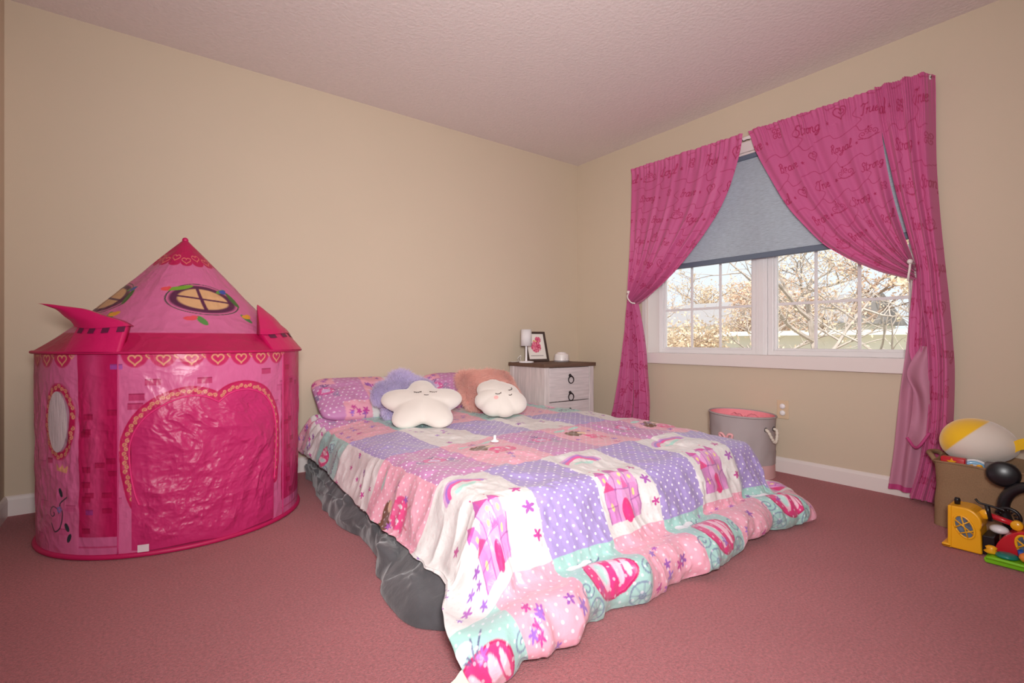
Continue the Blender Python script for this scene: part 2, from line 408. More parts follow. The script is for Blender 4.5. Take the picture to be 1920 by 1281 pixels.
def curtain_print(u, v, seed):
    cv = Canvas(u, v, C_BASE); rr = random.Random(seed)
    words = ['Strong', 'True', 'Brave', 'Royal', 'Loyal', 'True', 'Strong', 'Brave']
    k = rr.randrange(8); row = 0; y = v[-1]-.13
    while y > v[0]:
        x = u[0]-.10+(.21 if row % 2 else 0)
        while x < u[-1]:
            w = words[k % 8]; k += 1
            word(cv, w, x, y, .066, C_PRINT, .0056, .85)
            wl = len(w)*.034
            flower(cv, x+wl+.045, y+.02, .013, C_PRINT, rr.random())
            hx = x+wl+.14; hy = y+.04+rr.uniform(-.03, .03)
            kind = (k+row) % 3
            if kind == 0:
                cv.stroke(heartpts(hx, hy, .040), .0056, C_PRINT, .85); cv.stroke(spiral(hx+.010, hy+.006, .020, 1.1, PI), .0042, C_PRINT, .85)
            elif kind == 1:
                cv.stroke(cr([(hx-.075, hy-.025), (hx, hy-.04), (hx+.075, hy-.025)], 8), .0062, C_PRINT, .85)
                for q in (-1, 1):
                    cv.stroke(spiral(hx+q*.044, hy+.0, .025, 1.3, -PI/2, q), .0042, C_PRINT, .85); cv.stroke(spiral(hx+q*.017, hy+.018, .02, 1.1, -PI/2, -q), .0042, C_PRINT, .85)
                cv.ell(hx, hy+.045, .007, .010, C_PRINT)
            else:
                for a in range(4):
                    an = a*PI/2+.78; cv.stroke(spiral(hx+.022*math.cos(an), hy+.022*math.sin(an), .019, 1.1, an+PI), .0042, C_PRINT, .85)
            ln = cr([(x-.08, y+.13+rr.uniform(-.02,.02)), (x+.03, y+.145), (x+.07, y+.11), (x+.15, y+.12), (x+.23, y+.15), (x+.26, y+.10), (x+.34, y+.11)], 7)
            cv.stroke(ln, .0042, C_PRINT, .7)
            cv.stroke(cr([(x+.23, y+.15), (x+.27, y+.19), (x+.22, y+.235), (x+.25, y+.27)], 6), .0040, C_PRINT, .65)
            x += wl+.27
        y -= .215; row += 1
    return cv

def resample(pts, n):
    p = cr(pts, 14); d = np.concatenate([[0], np.cumsum(np.linalg.norm(np.diff(p, axis=0), axis=1))])
    t = np.linspace(0, d[-1], n); return np.stack([np.interp(t, d, p[:, i]) for i in range(p.shape[1])], -1)

def panel(name, parent, left, right, na, nb, cw, nf, amp, seed, x0=-.088, u0=0, vtop=2.2, ruffle=True, wrap=0, xoff=None):
    """cloth strung between two strand curves in (y, z); a runs across the cloth, b down"""
    Lc = resample(left, nb); Rc = resample(right, nb)
    a = np.linspace(0, 1, na); b = np.linspace(0, 1, nb)
    A, B = np.meshgrid(a, b, indexing='ij')
    # fold-wise uneven blend
    aw = A+.010*np.sin(2*PI*nf*A+seed)*np.sin(PI*A)
    Y = Lc[None, :, 0]*(1-aw)+Rc[None, :, 0]*aw
    Z = Lc[None, :, 1]*(1-aw)+Rc[None, :, 1]*aw
    g = amp(B, A) if callable(amp) else amp
    ph = seed+.6*np.sin(B*2.2+seed)+.7*vnoise(A*3.1, B*2, seed)
    X = x0 - g*((.45+.5*vnoise(A*2.7, B*1.2+9, seed+3))*np.sin(2*PI*nf*A+ph)+.28*np.sin(2*PI*nf*1.73*A+2*ph+1)+.35*vnoise(A*nf*1.6, B*3, seed+5))
    if xoff is not None: X = X+xoff(A, B)
    if ruffle:
        top = 1-sstep(0, .045, B)
        X = X-.010*top-.005*(1-sstep(0,.16,B))*np.sin(2*PI*26*A+3*vnoise(A*9, B*0, seed))
        X = np.where(B < .09, np.minimum(X, -.083), X)
        Z = Z+.022*(1-sstep(0,.1,B))+.0035*(1-sstep(0,.03,B))*vnoise(A*40, B*0+.5, seed+2)
    Ln = max(np.linalg.norm(np.diff(Lc, axis=0), axis=1).sum(), np.linalg.norm(np.diff(Rc, axis=0), axis=1).sum())
    u = u0+cw*a; v = vtop-Ln*b
    cv = curtain_print(u, v[::-1], seed)
    if wrap: X = X+wrap*sstep(.84, 1, A)
    X = np.minimum(X, -.022)
    loc = parent.location
    P = np.stack([X-loc[0], Y-loc[1], Z-loc[2]], -1)
    return grid(name, P, M_curt, parent, cols=cv.c[:, ::-1])

# curtain nearer the corner, gathered on its hook
cl = empty('window_curtain', (-.085, -.70, .2), 'pink lettered curtain gathered on its holdback nearest the room corner', 'curtain', group='pink curtains')
left = [(-.705, 2.175), (-.699, 1.85), (-.684, 1.51), (-.665, 1.25), (-.672, 1.17)]
right = [(-1.622, 2.16), (-1.586, 2.02), (-1.531, 1.86), (-1.454, 1.715), (-1.355, 1.587), (-1.25, 1.472), (-1.118, 1.345), (-.978, 1.236), (-.855, 1.16), (-.765, 1.118)]
panel('swag', cl, left, right, 300, 330, 1.08, 7, lambda B, A: .010+.030*B*B, 3, xoff=lambda A, B: -.02*B*np.sin(A*PI))
panel('tail', cl, [(-.672, 1.17), (-.645, .98), (-.639, .91), (-.588, .605), (-.532, .337), (-.488, .19)],
      [(-.765, 1.118), (-.80, .99), (-.84, .782), (-.868, .576), (-.888, .371), (-.885, .2)], 200, 280, 1.0, 5,
      lambda B, A: .046-.012*B, 3, vtop=1.1, ruffle=False, xoff=lambda A, B: -.02*np.sin(A*PI)*(1-B))
# curtain toward the toy bin: swag + straight drop + turned-back tail
crn = empty('window_curtain', (-.085, -2.55, .02), 'pink lettered curtain with pale lining turned out, beside the burlap toy bin', 'curtain', group='pink curtains')
panel('swag', crn, [(-1.654, 2.165), (-1.71, 2.02), (-1.794, 1.845), (-1.891, 1.657), (-1.983, 1.525), (-2.084, 1.398), (-2.154, 1.336), (-2.246, 1.269), (-2.371, 1.196), (-2.464, 1.158), (-2.525, 1.135)],
      [(-2.376, 2.155), (-2.380, 1.95), (-2.396, 1.785), (-2.428, 1.58), (-2.466, 1.406), (-2.518, 1.215)],
      280, 330, .95, 6, lambda B, A: .009+.026*B*B, 11, x0=-.086)
panel('drop', crn, [(-2.355, 2.158), (-2.380, 1.98), (-2.415, 1.785), (-2.452, 1.58), (-2.490, 1.404), (-2.529, 1.207), (-2.535, 1.043), (-2.56, .825), (-2.568, .611), (-2.565, .424), (-2.54, .2), (-2.50, .03)],
      [(-2.592, 2.15), (-2.592, 2.0), (-2.596, 1.732), (-2.612, 1.462), (-2.634, 1.194), (-2.648, 1.035), (-2.662, .825), (-2.668, .669), (-2.66, .408), (-2.64, .219), (-2.605, .02)],
      170, 420, .50, 3, lambda B, A: .016+.012*B, 23, x0=-.104, wrap=.07)
# tail below the hook with its lining showing
Lc = resample([(-2.56, 1.15), (-2.575, .9), (-2.58, .6), (-2.57, .3), (-2.535, .035)], 160)
Rc = resample([(-2.515, 1.14), (-2.50, .99), (-2.485, .825), (-2.469, .659), (-2.451, .491), (-2.43, .264), (-2.405, .045)], 160)
a = np.linspace(0, 1, 70); A, B = np.meshgrid(a, np.linspace(0, 1, 160), indexing='ij')
Y = Lc[None,:,0]*(1-A)+Rc[None,:,0]*A; Z = Lc[None,:,1]*(1-A)+Rc[None,:,1]*A
X = -.062-.014*np.sin(A*2*PI*2.1+.7+B)-.006*vnoise(A*7, B*6, 4)
loc = crn.location
TP = np.stack([X-loc[0], Y-loc[1], Z-loc[2]], -1)
k0 = int(160*.0)
grid('lining', TP, M_lining, crn)
hem = TP[:, -5:].copy(); hem[..., 0] -= .003
grid('hem', hem, mat('pink_hem', (190,70,128), .6, .3), crn)
# printed face of the tail that still shows (upper part), a tapering sheet in front of the lining
nb = 150
panel('tail', crn, [(-2.513, 1.14), (-2.503, .98), (-2.50, .86), (-2.505, .74), (-2.56, .585)], [(-2.565, 1.15), (-2.575, .98), (-2.575, .82), (-2.575, .70), (-2.57, .60)],
      90, 150, .4, 2, .012, 31, x0=-.086, vtop=1.1, ruffle=False)
# turned-out corner of the lining: folded flap hanging in front
fp = [(-2.575, .80), (-2.54, .79), (-2.49, .66), (-2.50, .60), (-2.53, .53), (-2.55, .40), (-2.545, .30), (-2.58, .33), (-2.585, .55)]
Lf = resample([(-2.585, .80), (-2.59, .62), (-2.592, .48), (-2.588, .37)], 60)
Rf = resample([(-2.55, .80), (-2.49, .665), (-2.515, .56), (-2.51, .42), (-2.49, .33)], 60)
a = np.linspace(0, 1, 40); A, B = np.meshgrid(a, np.linspace(0, 1, 60), indexing='ij')
Y = Lf[None,:,0]*(1-A)+Rf[None,:,0]*A; Z = Lf[None,:,1]*(1-A)+Rf[None,:,1]*A-.06*np.sin(A*PI)*B
X = -.108-.02*np.sin(A*PI*1.6+.4)+.012*np.sin(B*9+A*4)
grid('turned_lining', np.stack([X-loc[0], Y-loc[1], Z-loc[2]], -1), M_lining, crn)
rim_ = np.stack([X[:, -1]-loc[0]-.002, Y[:, -1]-loc[1], Z[:, -1]-loc[2]], -1)
tube('turned_hem', rim_, .007, MATS['pink_hem'], crn, 6)
# tie-back hooks
for (yy, zz, lab) in ((-.70, 1.215, 'white curled holdback hook for the curtain nearest the corner'), (-2.512, 1.23, 'white holdback hook on the window casing beside the toy bin curtain')):
    h = empty('curtain_holdback', (0, yy, zz), lab, 'curtain holdback')
    s = 1 if yy > -1 else -1
    lathe('wall_plate', [(0, 0), (.014, 0), (.014, .004), (0, .006)], M_trim, h, 16).rotation_euler = (0, -PI/2, 0)
    tube('arm', cr([(0, 0, 0), (-.05, 0, -.005), (-.118, -.0*s, -.012), (-.150, -.012*s, -.045), (-.15, -.045*s, -.085), (-.135, -.075*s, -.095)] if s > 0 else
                   [(0, 0, 0), (-.05, 0, -.005), (-.118, 0, -.012), (-.128, .0, -.035), (-.128, .005, -.07), (-.115, .01, -.095)], 6), .0055, M_trim, h, 8)
    bm = bmesh.new(); bmesh.ops.create_uvsphere(bm, u_segments=14, v_segments=10, radius=.013); bmesh.ops.translate(bm, vec=(-.125, 0, .0), verts=bm.verts)
    bmo('knob', bm, M_trim, h, True)

# ------------------------------------------------------------------ bed: mattress, blanket, comforter
BX0, BX1, BY0, BY1 = -2.385, -.86, -2.05, -.07
M_matt = mat('mattress_ticking', (210,205,205), .9, .1)
mt = box('mattress', (BX0+.04, BY0+.05, .012), (BX1-.08, BY1, .30), M_matt, None, .05, 4)
tag(mt, 'low mattress on the carpet under the patchwork comforter', 'mattress')

# grey plush blanket hanging out below the comforter
M_plush = mat('grey_plush', (84,82,85), .9, .15, var=.30, vscale=9, sheen=.4, bump=.3, bscale=30, bdist=.012)
ny, nd = 420, 60
yy = np.linspace(-.20, -2.13, ny); d = np.linspace(0, 1, nd)
Yg, Dg = np.meshgrid(yy, d, indexing='ij')
ox_ = spl(-Yg, [.2, .34, .46, .7, 1.07, 1.3, 1.45, 1.65, 1.9, 2.02, 2.13], [-2.45, -2.462, -2.478, -2.50, -2.53, -2.52, -2.535, -2.60, -2.625, -2.60, -2.52])
ox_ = ox_+.018*vnoise(Yg*6, Dg*0, 3)+.008*vnoise(Yg*16, Dg*0, 5)
fold = .042*fbm(Yg*8, Dg*2.6, 8, 3)*np.sin(Dg*PI)+.012*np.sin(Yg*24+6*vnoise(Yg*4, Dg*1.5, 2))*np.sin(Dg*PI)
e = Dg
X = -2.40*(1-e)+ox_*e - .012*np.sin(e*PI)
Z = .20*(1-e)**1.25+.016+.022*np.sin(np.clip((e-.55)/.45, 0, 1)*PI)
fold = fold*sstep(.25, .6, e)
X = X-np.abs(fold)*.7; Z = np.maximum(Z+fold*.7, .006)
Z = np.where(Dg > .985, .004, Z)
bl = grid('blanket', np.stack([X+2.45, Yg+1.2, Z], -1), M_plush, None, flip=False)
bl.location = (-2.45, -1.2, 0); tag(bl, 'dark grey plush blanket hanging out below the comforter onto carpet', 'blanket')

# ---- comforter
WHITE = (226,221,219); LILAC = (170,151,205); PINK = (234,168,186); MINT = (166,206,199); ORCH = (202,139,187)
HOT = (226,62,130)
def lattice_pattern():
    m = mat('comforter_print', attr='Col', rough=.38, spec=.4, bump=.5, bscale=20, bdist=.012, sheen=.15, bdetail=6)
    nt = m.node_tree; N = nt.nodes; L = nt.links; b = N['Principled BSDF']
    a = [n for n in N if n.bl_idname == 'ShaderNodeAttribute'][0]
    uv = N.new('ShaderNodeUVMap'); uv.uv_map = 'UV'
    def lat(off):
        s = N.new('ShaderNodeVectorMath'); s.operation = 'MULTIPLY_ADD'; L.new(uv.outputs[0], s.inputs[0]); s.inputs[1].default_value = (24, 24, 0); s.inputs[2].default_value = (off, off, 0)
        f = N.new('ShaderNodeVectorMath'); f.operation = 'FRACTION'; L.new(s.outputs[0], f.inputs[0])
        d = N.new('ShaderNodeVectorMath'); d.operation = 'SUBTRACT'; L.new(f.outputs[0], d.inputs[0]); d.inputs[1].default_value = (.5, .5, 0)
        l = N.new('ShaderNodeVectorMath'); l.operation = 'LENGTH'; L.new(d.outputs[0], l.inputs[0]); return l.outputs['Value']
    mn = N.new('ShaderNodeMath'); mn.operation = 'MINIMUM'; L.new(lat(.0), mn.inputs[0]); L.new(lat(.5), mn.inputs[1])
    r = N.new('ShaderNodeMapRange'); L.new(mn.outputs[0], r.inputs['Value']); r.inputs['From Min'].default_value = .085; r.inputs['From Max'].default_value = .125
    r.inputs['To Min'].default_value = 1; r.inputs['To Max'].default_value = 0
    # alpha of the print: 0.5 = no dots, 1 = white dots, 0 = faint rose specks
    w = N.new('ShaderNodeMath'); w.operation = 'MULTIPLY_ADD'; L.new(a.outputs['Alpha'], w.inputs[0]); w.inputs[1].default_value = 2; w.inputs[2].default_value = -1
    up = N.new('ShaderNodeMath'); up.operation = 'MAXIMUM'; L.new(w.outputs[0], up.inputs[0]); up.inputs[1].default_value = 0
    ng = N.new('ShaderNodeMath'); ng.operation = 'MULTIPLY'; L.new(w.outputs[0], ng.inputs[0]); ng.inputs[1].default_value = -.14
    n2 = N.new('ShaderNodeMath'); n2.operation = 'MAXIMUM'; L.new(ng.outputs[0], n2.inputs[0]); n2.inputs[1].default_value = 0
    m1 = N.new('ShaderNodeMath'); m1.operation = 'MULTIPLY'; L.new(r.outputs[0], m1.inputs[0]); L.new(up.outputs[0], m1.inputs[1])
    m2 = N.new('ShaderNodeMath'); m2.operation = 'MULTIPLY'; L.new(r.outputs[0], m2.inputs[0]); L.new(n2.outputs[0], m2.inputs[1])
    x1 = N.new('ShaderNodeMix'); x1.data_type = 'RGBA'; L.new(m1.outputs[0], x1.inputs['Factor']); L.new(a.outputs['Color'], x1.inputs['A']); x1.inputs['B'].default_value = rgb(246,238,246)
    x2 = N.new('ShaderNodeMix'); x2.data_type = 'RGBA'; L.new(m2.outputs[0], x2.inputs['Factor']); L.new(x1.outputs['Result'], x2.inputs['A']); x2.inputs['B'].default_value = rgb(214,140,150)
    L.new(x2.outputs['Result'], b.inputs['Base Color'])
    return m
M_comf = lattice_pattern()

def castle(cv, x, y, s, flip=1):
    """upright castle about s wide, base at y"""
    W1, W2, LN = (226,160,208), (212,136,196), (150,70,150)
    q = lambda pts: [(x+flip*p[0]*s, y+p[1]*s) for p in pts]
    cv.poly(q([(-.48,0),(.46,0),(.5,.55),(.36,.95),(-.2,1.0),(-.5,.6)]), W1)
    cv.poly(q([(-.5,.0),(-.22,0),(-.2,.62),(-.46,.62)]), W2); cv.poly(q([(.2,.02),(.5,.1),(.5,.8),(.22,.8)]), W2, .6)
    cv.poly(q([(-.16,.6),(.2,.6),(.22,1.2),(-.14,1.2)]), W1); cv.poly(q([(.24,.7),(.46,.7),(.46,1.12),(.26,1.12)]), W1); cv.poly(q([(-.5,.75),(-.3,.75),(-.3,1.1),(-.5,1.1)]), W2)
    for (a, b, c, h) in ((-.2,.24,1.18,1.55), (.2,.5,1.1,1.42), (-.56,-.26,1.08,1.4)):
        cv.poly(q([(a,c),(b,c),((a+b)/2,h)]), (206,84,158)); cv.poly(q([(a,c),((a+b)/2,c),((a+b)/2,h)]), (186,96,182), .6)
    cv.poly(q([(-.54,.6),(-.18,.6),(-.36,.86)]), HOT, .9)
    cv.poly(q([(.02,.62),(.2,.62),(.11,.98)]), (230,90,160), .8)
    cv.ell(x+flip*.04*s, y+.18*s, .13*s, .25*s, HOT); cv.rect(x+flip*.04*s-.13*s, x+flip*.04*s+.13*s, y, y+.18*s, HOT)
    for (a, b) in ((-.36,.3), (.33,.5), (-.02,.78), (.34,.88), (.1,1.0), (-.4,.9)):
        cv.ell(x+flip*a*s, y+b*s, .04*s, .075*s, (248,222,150))
    for st in ([(-.48,0),(-.5,.6)], [(-.22,0),(-.18,.62)], [(.2,0),(.24,.7)], [(.46,0),(.5,.75)], [(-.2,.62),(.2,.6)], [(-.48,.3),(-.22,.3)], [(.2,.35),(.5,.4)], [(-.14,1.2),(-.16,.6)], [(.22,1.2),(.2,.6)]):
        cv.stroke(q(st), .004, LN, .7)
    for (a, c) in ((.02,1.55), (.35,1.42), (-.41,1.4)):
        cv.ell(x+flip*a*s, y+(c+.06)*s, .02*s, .03*s, HOT)
def rainbow(cv, x, y, s):
    for r, c in ((1.0, (214,160,206)), (.86, (170,120,204)), (.72, (232,90,160))):
        t = np.linspace(.1, PI-.35, 24); cv.stroke(np.stack([x+s*r*np.cos(t), y+s*.7*r*np.sin(t)], -1), .15*s, c)
    for dx in (-.2, .1, .35): cv.ell(x+dx*s, y+.02*s, .24*s, .11*s, (178,224,212))
def carriage(cv, x, y, s, fill=True):
    LN = (120,130,160)
    if fill:
        cv.ell(x, y, .5*s, .46*s, HOT); cv.ell(x, y, .5*s, .46*s, (196,36,104), ring=.02*s*2)
        cv.ell(x-.14*s, y, .13*s, .34*s, (246,200,216)); cv.ell(x-.14*s, y-.03*s, .085*s, .22*s, (190,224,218))
        cv.ell(x+.2*s, y, .085*s, .32*s, (248,196,214)); cv.ell(x+.36*s, y, .05*s, .22*s, (248,196,214))
    else:
        cv.ell(x, y, .5*s, .36*s, (224,92,160), al=.85); cv.ell(x, y, .26*s, .2*s, (216,180,220)); cv.ell(x, y, .5*s, .36*s, (170,80,150), ring=.03*s)
    for k in (-1, 1):
        cv.stroke(spiral(x+k*.72*s, y-.1*s, .17*s, 1.5, 0, k), .0045, LN, .75)
        cv.ell(x+k*.55*s, y-.5*s, .2*s, .2*s, LN, ring=.006, al=.8); cv.ell(x+k*.55*s, y-.5*s, .05*s, .05*s, LN, ring=.005, al=.8)
        for a in range(4): cv.stroke([(x+k*.55*s-.19*s*math.cos(a*PI/4), y-.5*s-.19*s*math.sin(a*PI/4)), (x+k*.55*s+.19*s*math.cos(a*PI/4), y-.5*s+.19*s*math.sin(a*PI/4))], .003, LN, .6)
    for k in (-.2, -.07, .08, .22): cv.stroke(cr([(x+k*.3*s, y+.42*s), (x+k*.8*s, y+.55*s), (x+k*1.3*s, y+.68*s)], 4), .0045, (90,80,130), .8)
def dancer(cv, x, y, s):
    cv.ell(x-.05*s, y+.28*s, .2*s, .15*s, (112,72,42), .4); cv.ell(x-.2*s, y+.2*s, .12*s, .2*s, (112,72,42), .3); cv.ell(x+.08*s, y+.24*s, .09*s, .1*s, (236,196,160))
    cv.ell(x+.1*s, y-.12*s, .26*s, .22*s, (232,82,140)); cv.ell(x+.02*s, y-.28*s, .2*s, .08*s, (232,82,140)); cv.ell(x+.12*s, y+.02*s, .1*s, .12*s, (240,110,160))
    for k in (-.1, .12): cv.ell(x+(.08+k)*s, y-.12*s, .035*s, .05*s, (246,220,230))
    cv.stroke([(x+.02*s, y-.3*s), (x-.06*s, y-.5*s)], .006, (200,120,130)); cv.stroke([(x+.2*s, y-.28*s), (x+.3*s, y-.44*s)], .006, (200,120,130))
FLW = [(176,96,184), (160,110,200), (196,70,150), (150,90,170)]
def patch(cv, kind, x0, x1, y0, y1, rr, al):
    w = cv.win(x0, x1, y0, y1); cx, cy = (x0+x1)/2, (y0+y1)/2; base, dots = {'white':(WHITE,0.), 'castle':(WHITE,0.), 'lilac':(LILAC,1.), 'orchid':(ORCH,1.), 'dots':(ORCH,1.), 'pink':(PINK,.55), 'dancer':(PINK,.55), 'mint':(MINT,.5), 'carriage':(MINT,.45), 'name':(MINT,.35)}[kind]
    cv.c[w] = lin(base); cv.a[w] = dots; W_ = x1-x0; H_ = y1-y0
    def scatter(n, s):
        for _ in range(n): flower(cv, rr.uniform(x0+.03, x1-.03), rr.uniform(y0+.03, y1-.03), s*rr.uniform(.75, 1.15), rr.choice(FLW), rr.random()*6)
    if kind == 'castle':
        rainbow(cv, cx-.02, y1-.115, .10); castle(cv, cx-.03-(.04 if x0 < -2.4 else 0), y0+.04, .175); flower(cv, x1-.045, y0+.27, .022, FLW[2]); flower(cv, x1-.035, y0+.17, .026, FLW[0], .4); flower(cv, x1-.02, y0+.08, .018, FLW[2], .7)
    elif kind == 'white': scatter(12, .015)
    elif kind == 'pink': scatter(9, .019)
    elif kind == 'orchid': carriage(cv, cx+.01, cy+.03, .10, False)
    elif kind == 'dancer':
        dancer(cv, cx, cy, .24); scatter(6, .017)
        cv.ell(x0+.07, y1-.10, .035, .016, (180,218,210)); cv.ell(x1-.08, y1-.07, .04, .014, (180,218,210))
    elif kind == 'carriage':
        carriage(cv, cx, y0+.15, .175)
        for dx, dy in ((0,0), (.03,.008), (-.03,.004)): cv.ell(cx-.04+dx, y1-.06+dy, .025, .016, (232,228,232))
        scatter(3, .016)
    elif kind == 'name':
        carriage(cv, cx, cy+.05, .13); word(cv, 'princess', cx-.10, cy-.13, .055, (110,110,130), .0045, .85)
        for k in (-1, 1): cv.stroke(spiral(cx+k*.09, cy-.02, .04, 1.4, 0, k), .004, (110,110,130), .7)
    elif kind == 'mint': scatter(4, .015)

OL, OR, OF = .34, .34, .575
ns, ntt = 740, 860
s_ = np.linspace(BX0-OL, BX1+OR, ns); t_ = np.linspace(BY0-OF, -.16, ntt)
cv = Canvas(s_, t_, WHITE)
rr = random.Random(5)
xb = [-2.76, -2.535, -2.25, -1.975, -1.69, -1.415, -1.10, -.83, -.50]     # column edges
colA = {0: 'pink', 1: 'castle', 2: 'orchid', 3: 'lilac', 4: 'pink', 5: 'orchid', 6:'white'}
colB = {0: 'carriage', 1: 'lilac', 2: 'dancer', 3: 'white', 4: 'name', 5: 'orchid', 6:'pink'}
yb = [BY0-OF-.01, BY0-.275, -1.80, -1.34, -.90, -.52, -.30, -.1]
for ci in range(8):
    A_ = ci % 2 == 1; cc = colA if A_ else colB
    for ri in range(7):
        sh = .0 if ri < 2 else .075
        x0, x1 = xb[ci]+sh, xb[ci+1]+sh
        if ci == 0: x0 = -2.8
        if ci == 7: x1 = -.4
        k = cc[ri]
        if ci == 0 and ri == 1: k = 'white'
        if ci == 0 and ri == 3: k = 'white'
        patch(cv, k, x0, x1, yb[ri], yb[ri+1], rr, 1)
        if ri == 0 and not A_ and 0 < ci < 7:   # seam inside the border
            pass
        if ri == 5:
            patch(cv, ['white','orchid','mint','pink'][ci % 4], x0, x1, yb[ri], yb[ri+1], rr, 1)
SS, TT = np.meshgrid(s_, t_, indexing='ij')
kl = spl(-TT, [.1, .6, 1.2, 1.7, 2.05, 3], [.80, .82, .95, 1.06, 1.1, 1.1])
BXe = BX1-.075*sstep(-1.45, -2.1, TT)
dl = np.maximum(0, BX0-SS)*kl; dr = np.maximum(0, SS-BXe)*(.06+.94*sstep(-.56, -.85, TT)); dt = np.maximum(0, BY0-TT)
ds = dr-dl; dd = np.hypot(ds, dt)+1e-9
wob = .035*vnoise(SS*4.2+7, TT*.0+.3, 41)+.02*vnoise(SS*9, TT*0+1.3, 42)
PD = [0, .04, .08, .12, .17, .22, .27, .31, .345, .39, .435, .48, .52, .55, .58, .70]
PO = [0, .028, .05, .066, .080, .094, .110, .126, .152, .195, .238, .268, .276, .268, .255, .225]
PZ = [.345, .338, .322, .295, .250, .204, .160, .128, .122, .140, .134, .100, .055, .024, .010, .004]
out = spl(dd, PD, PO); zz = spl(dd, PD, PZ)
footw = dt/dd
out = out+wob*sstep(.22, .42, dd)*footw
corner = np.clip(2*np.abs(ds)*dt/(dd*dd), 0, 1)**1.3
out = out+(.10*sstep(.18, .42, dd)-.02*sstep(.5, .7, dd))*corner*np.where(ds < 0, 1, .12); zz = zz-.02*corner*sstep(.2, .4, dd)*(1-sstep(.5, .6, dd))
bx = np.clip(SS, BX0, BXe); by = np.maximum(TT, BY0)
X = bx+ds/dd*out*np.where(dd > 1e-6, 1, 0); Y = by-dt/dd*out
Z = zz.copy()
# rounded bed corners in plan
topw = 1-sstep(0, .10, dd)
edge = np.minimum(np.minimum(SS-BX0, BXe-SS), TT-BY0)
Z += np.where(dd < 1e-6, .016*sstep(0, .35, edge), 0)
# puffs and wrinkles
wr = .010*fbm(SS*5, TT*5, 3, 3)+.0045*ridge(SS*9+.6*vnoise(SS*3,TT*3,1), TT*7, 12, 3)
wr_side = .007*np.sin(TT*38+3*vnoise(SS*3, TT*6, 5))*vnoise(TT*4, SS*2, 6)+.010*ridge(TT*8, SS*4, 15, 2)
leftm = sstep(.03, .15, dl)
wr_foot = .012*fbm(SS*9, TT*5, 19, 3)+.010*ridge(SS*8+TT*2, TT*5, 22, 3)
footm = sstep(.05, .2, dt)
lumps = .026*fbm(SS*6+3, TT*5, 29, 2)*sstep(.30, .42, dd)
dz = wr*(1-np.maximum(leftm, footm)*.6)
Z = Z+dz*np.where(dd > .3, .6, 1)
nx = ds/dd; nyv = -dt/dd
push = leftm*(1-footm)*wr_side+footm*wr_foot+lumps*.7
X = X+nx*push; Y = Y+nyv*push; Z = Z+lumps*.6*sstep(.34, .5, dd)
# bunched band near the head on the left
hb = sstep(-.75, -.35, TT)*sstep(BX0+.35, BX0, SS)
Z = Z+hb*(.014*np.sin(TT*70+SS*14)+.012)
# the long crease across the bed and one along it
Z = Z-.006*np.exp(-((SS+1.28)/.012)**2)*topw
# hem curl at the loose edges
ec = sstep(.03, 0, SS-s_[0]); X = X+ec*.03; Z = Z-ec*.002
ec2 = sstep(.03, 0, s_[-1]-SS); X = X-ec2*.03
Z = np.maximum(Z, .006+.004*vnoise(SS*20, TT*20, 3))
Zmin = np.where(dd > .05, 0, .31); Z = np.maximum(Z, Zmin)
comf = grid('comforter', np.stack([X+1.62, Y+1.2, Z], -1), M_comf, None, cols=np.concatenate([cv.c, (.5+.5*np.where(cv.a > 0, cv.a, -.9))[..., None]], -1), uv=np.stack([SS, TT], -1))
comf.location = (-1.62, -1.2, 0)
tag(comf, 'pastel patchwork comforter printed with castles, carriages and polka dots', 'comforter')
# care tag at the near corner
kz = np.argmin(X[:40, :140]+Y[:40, :140]); ia, ib = np.unravel_index(kz, (40, 140)); tg0 = np.array([X[ia, ib]+1.62, Y[ia, ib]+1.2, Z[ia, ib]])
TG = np.array([[(u_, v_) for v_ in np.linspace(0, 1, 6)] for u_ in np.linspace(0, 1, 5)])
tl = grid('care_label', np.stack([tg0[0]+.02-.06*TG[..., 0]-.012*TG[..., 1], tg0[1]+.015-.012*TG[..., 0]-.03*TG[..., 1], np.maximum(.06-.055*TG[..., 1]+.008*np.sin(TG[..., 0]*5+TG[..., 1]*3), .004)], -1), mat('label_satin', (226,220,206), .5, .4), comf)
tl['label'] = 'white care label at the corner'

# small white cap lying on the bed
cap = lathe('white_cap', [(0, 0), (.019, 0), (.020, .004), (.012, .008), (.007, .011), (.006, .026), (.004, .029), (0, .03)], mat('white_plastic', (240,238,238), .35, .5), None, 24, smooth=True)
cap.location = (-1.965, -1.47, .372); tag(cap, 'small white plastic cap lying on the pink princess patch', 'plastic cap')

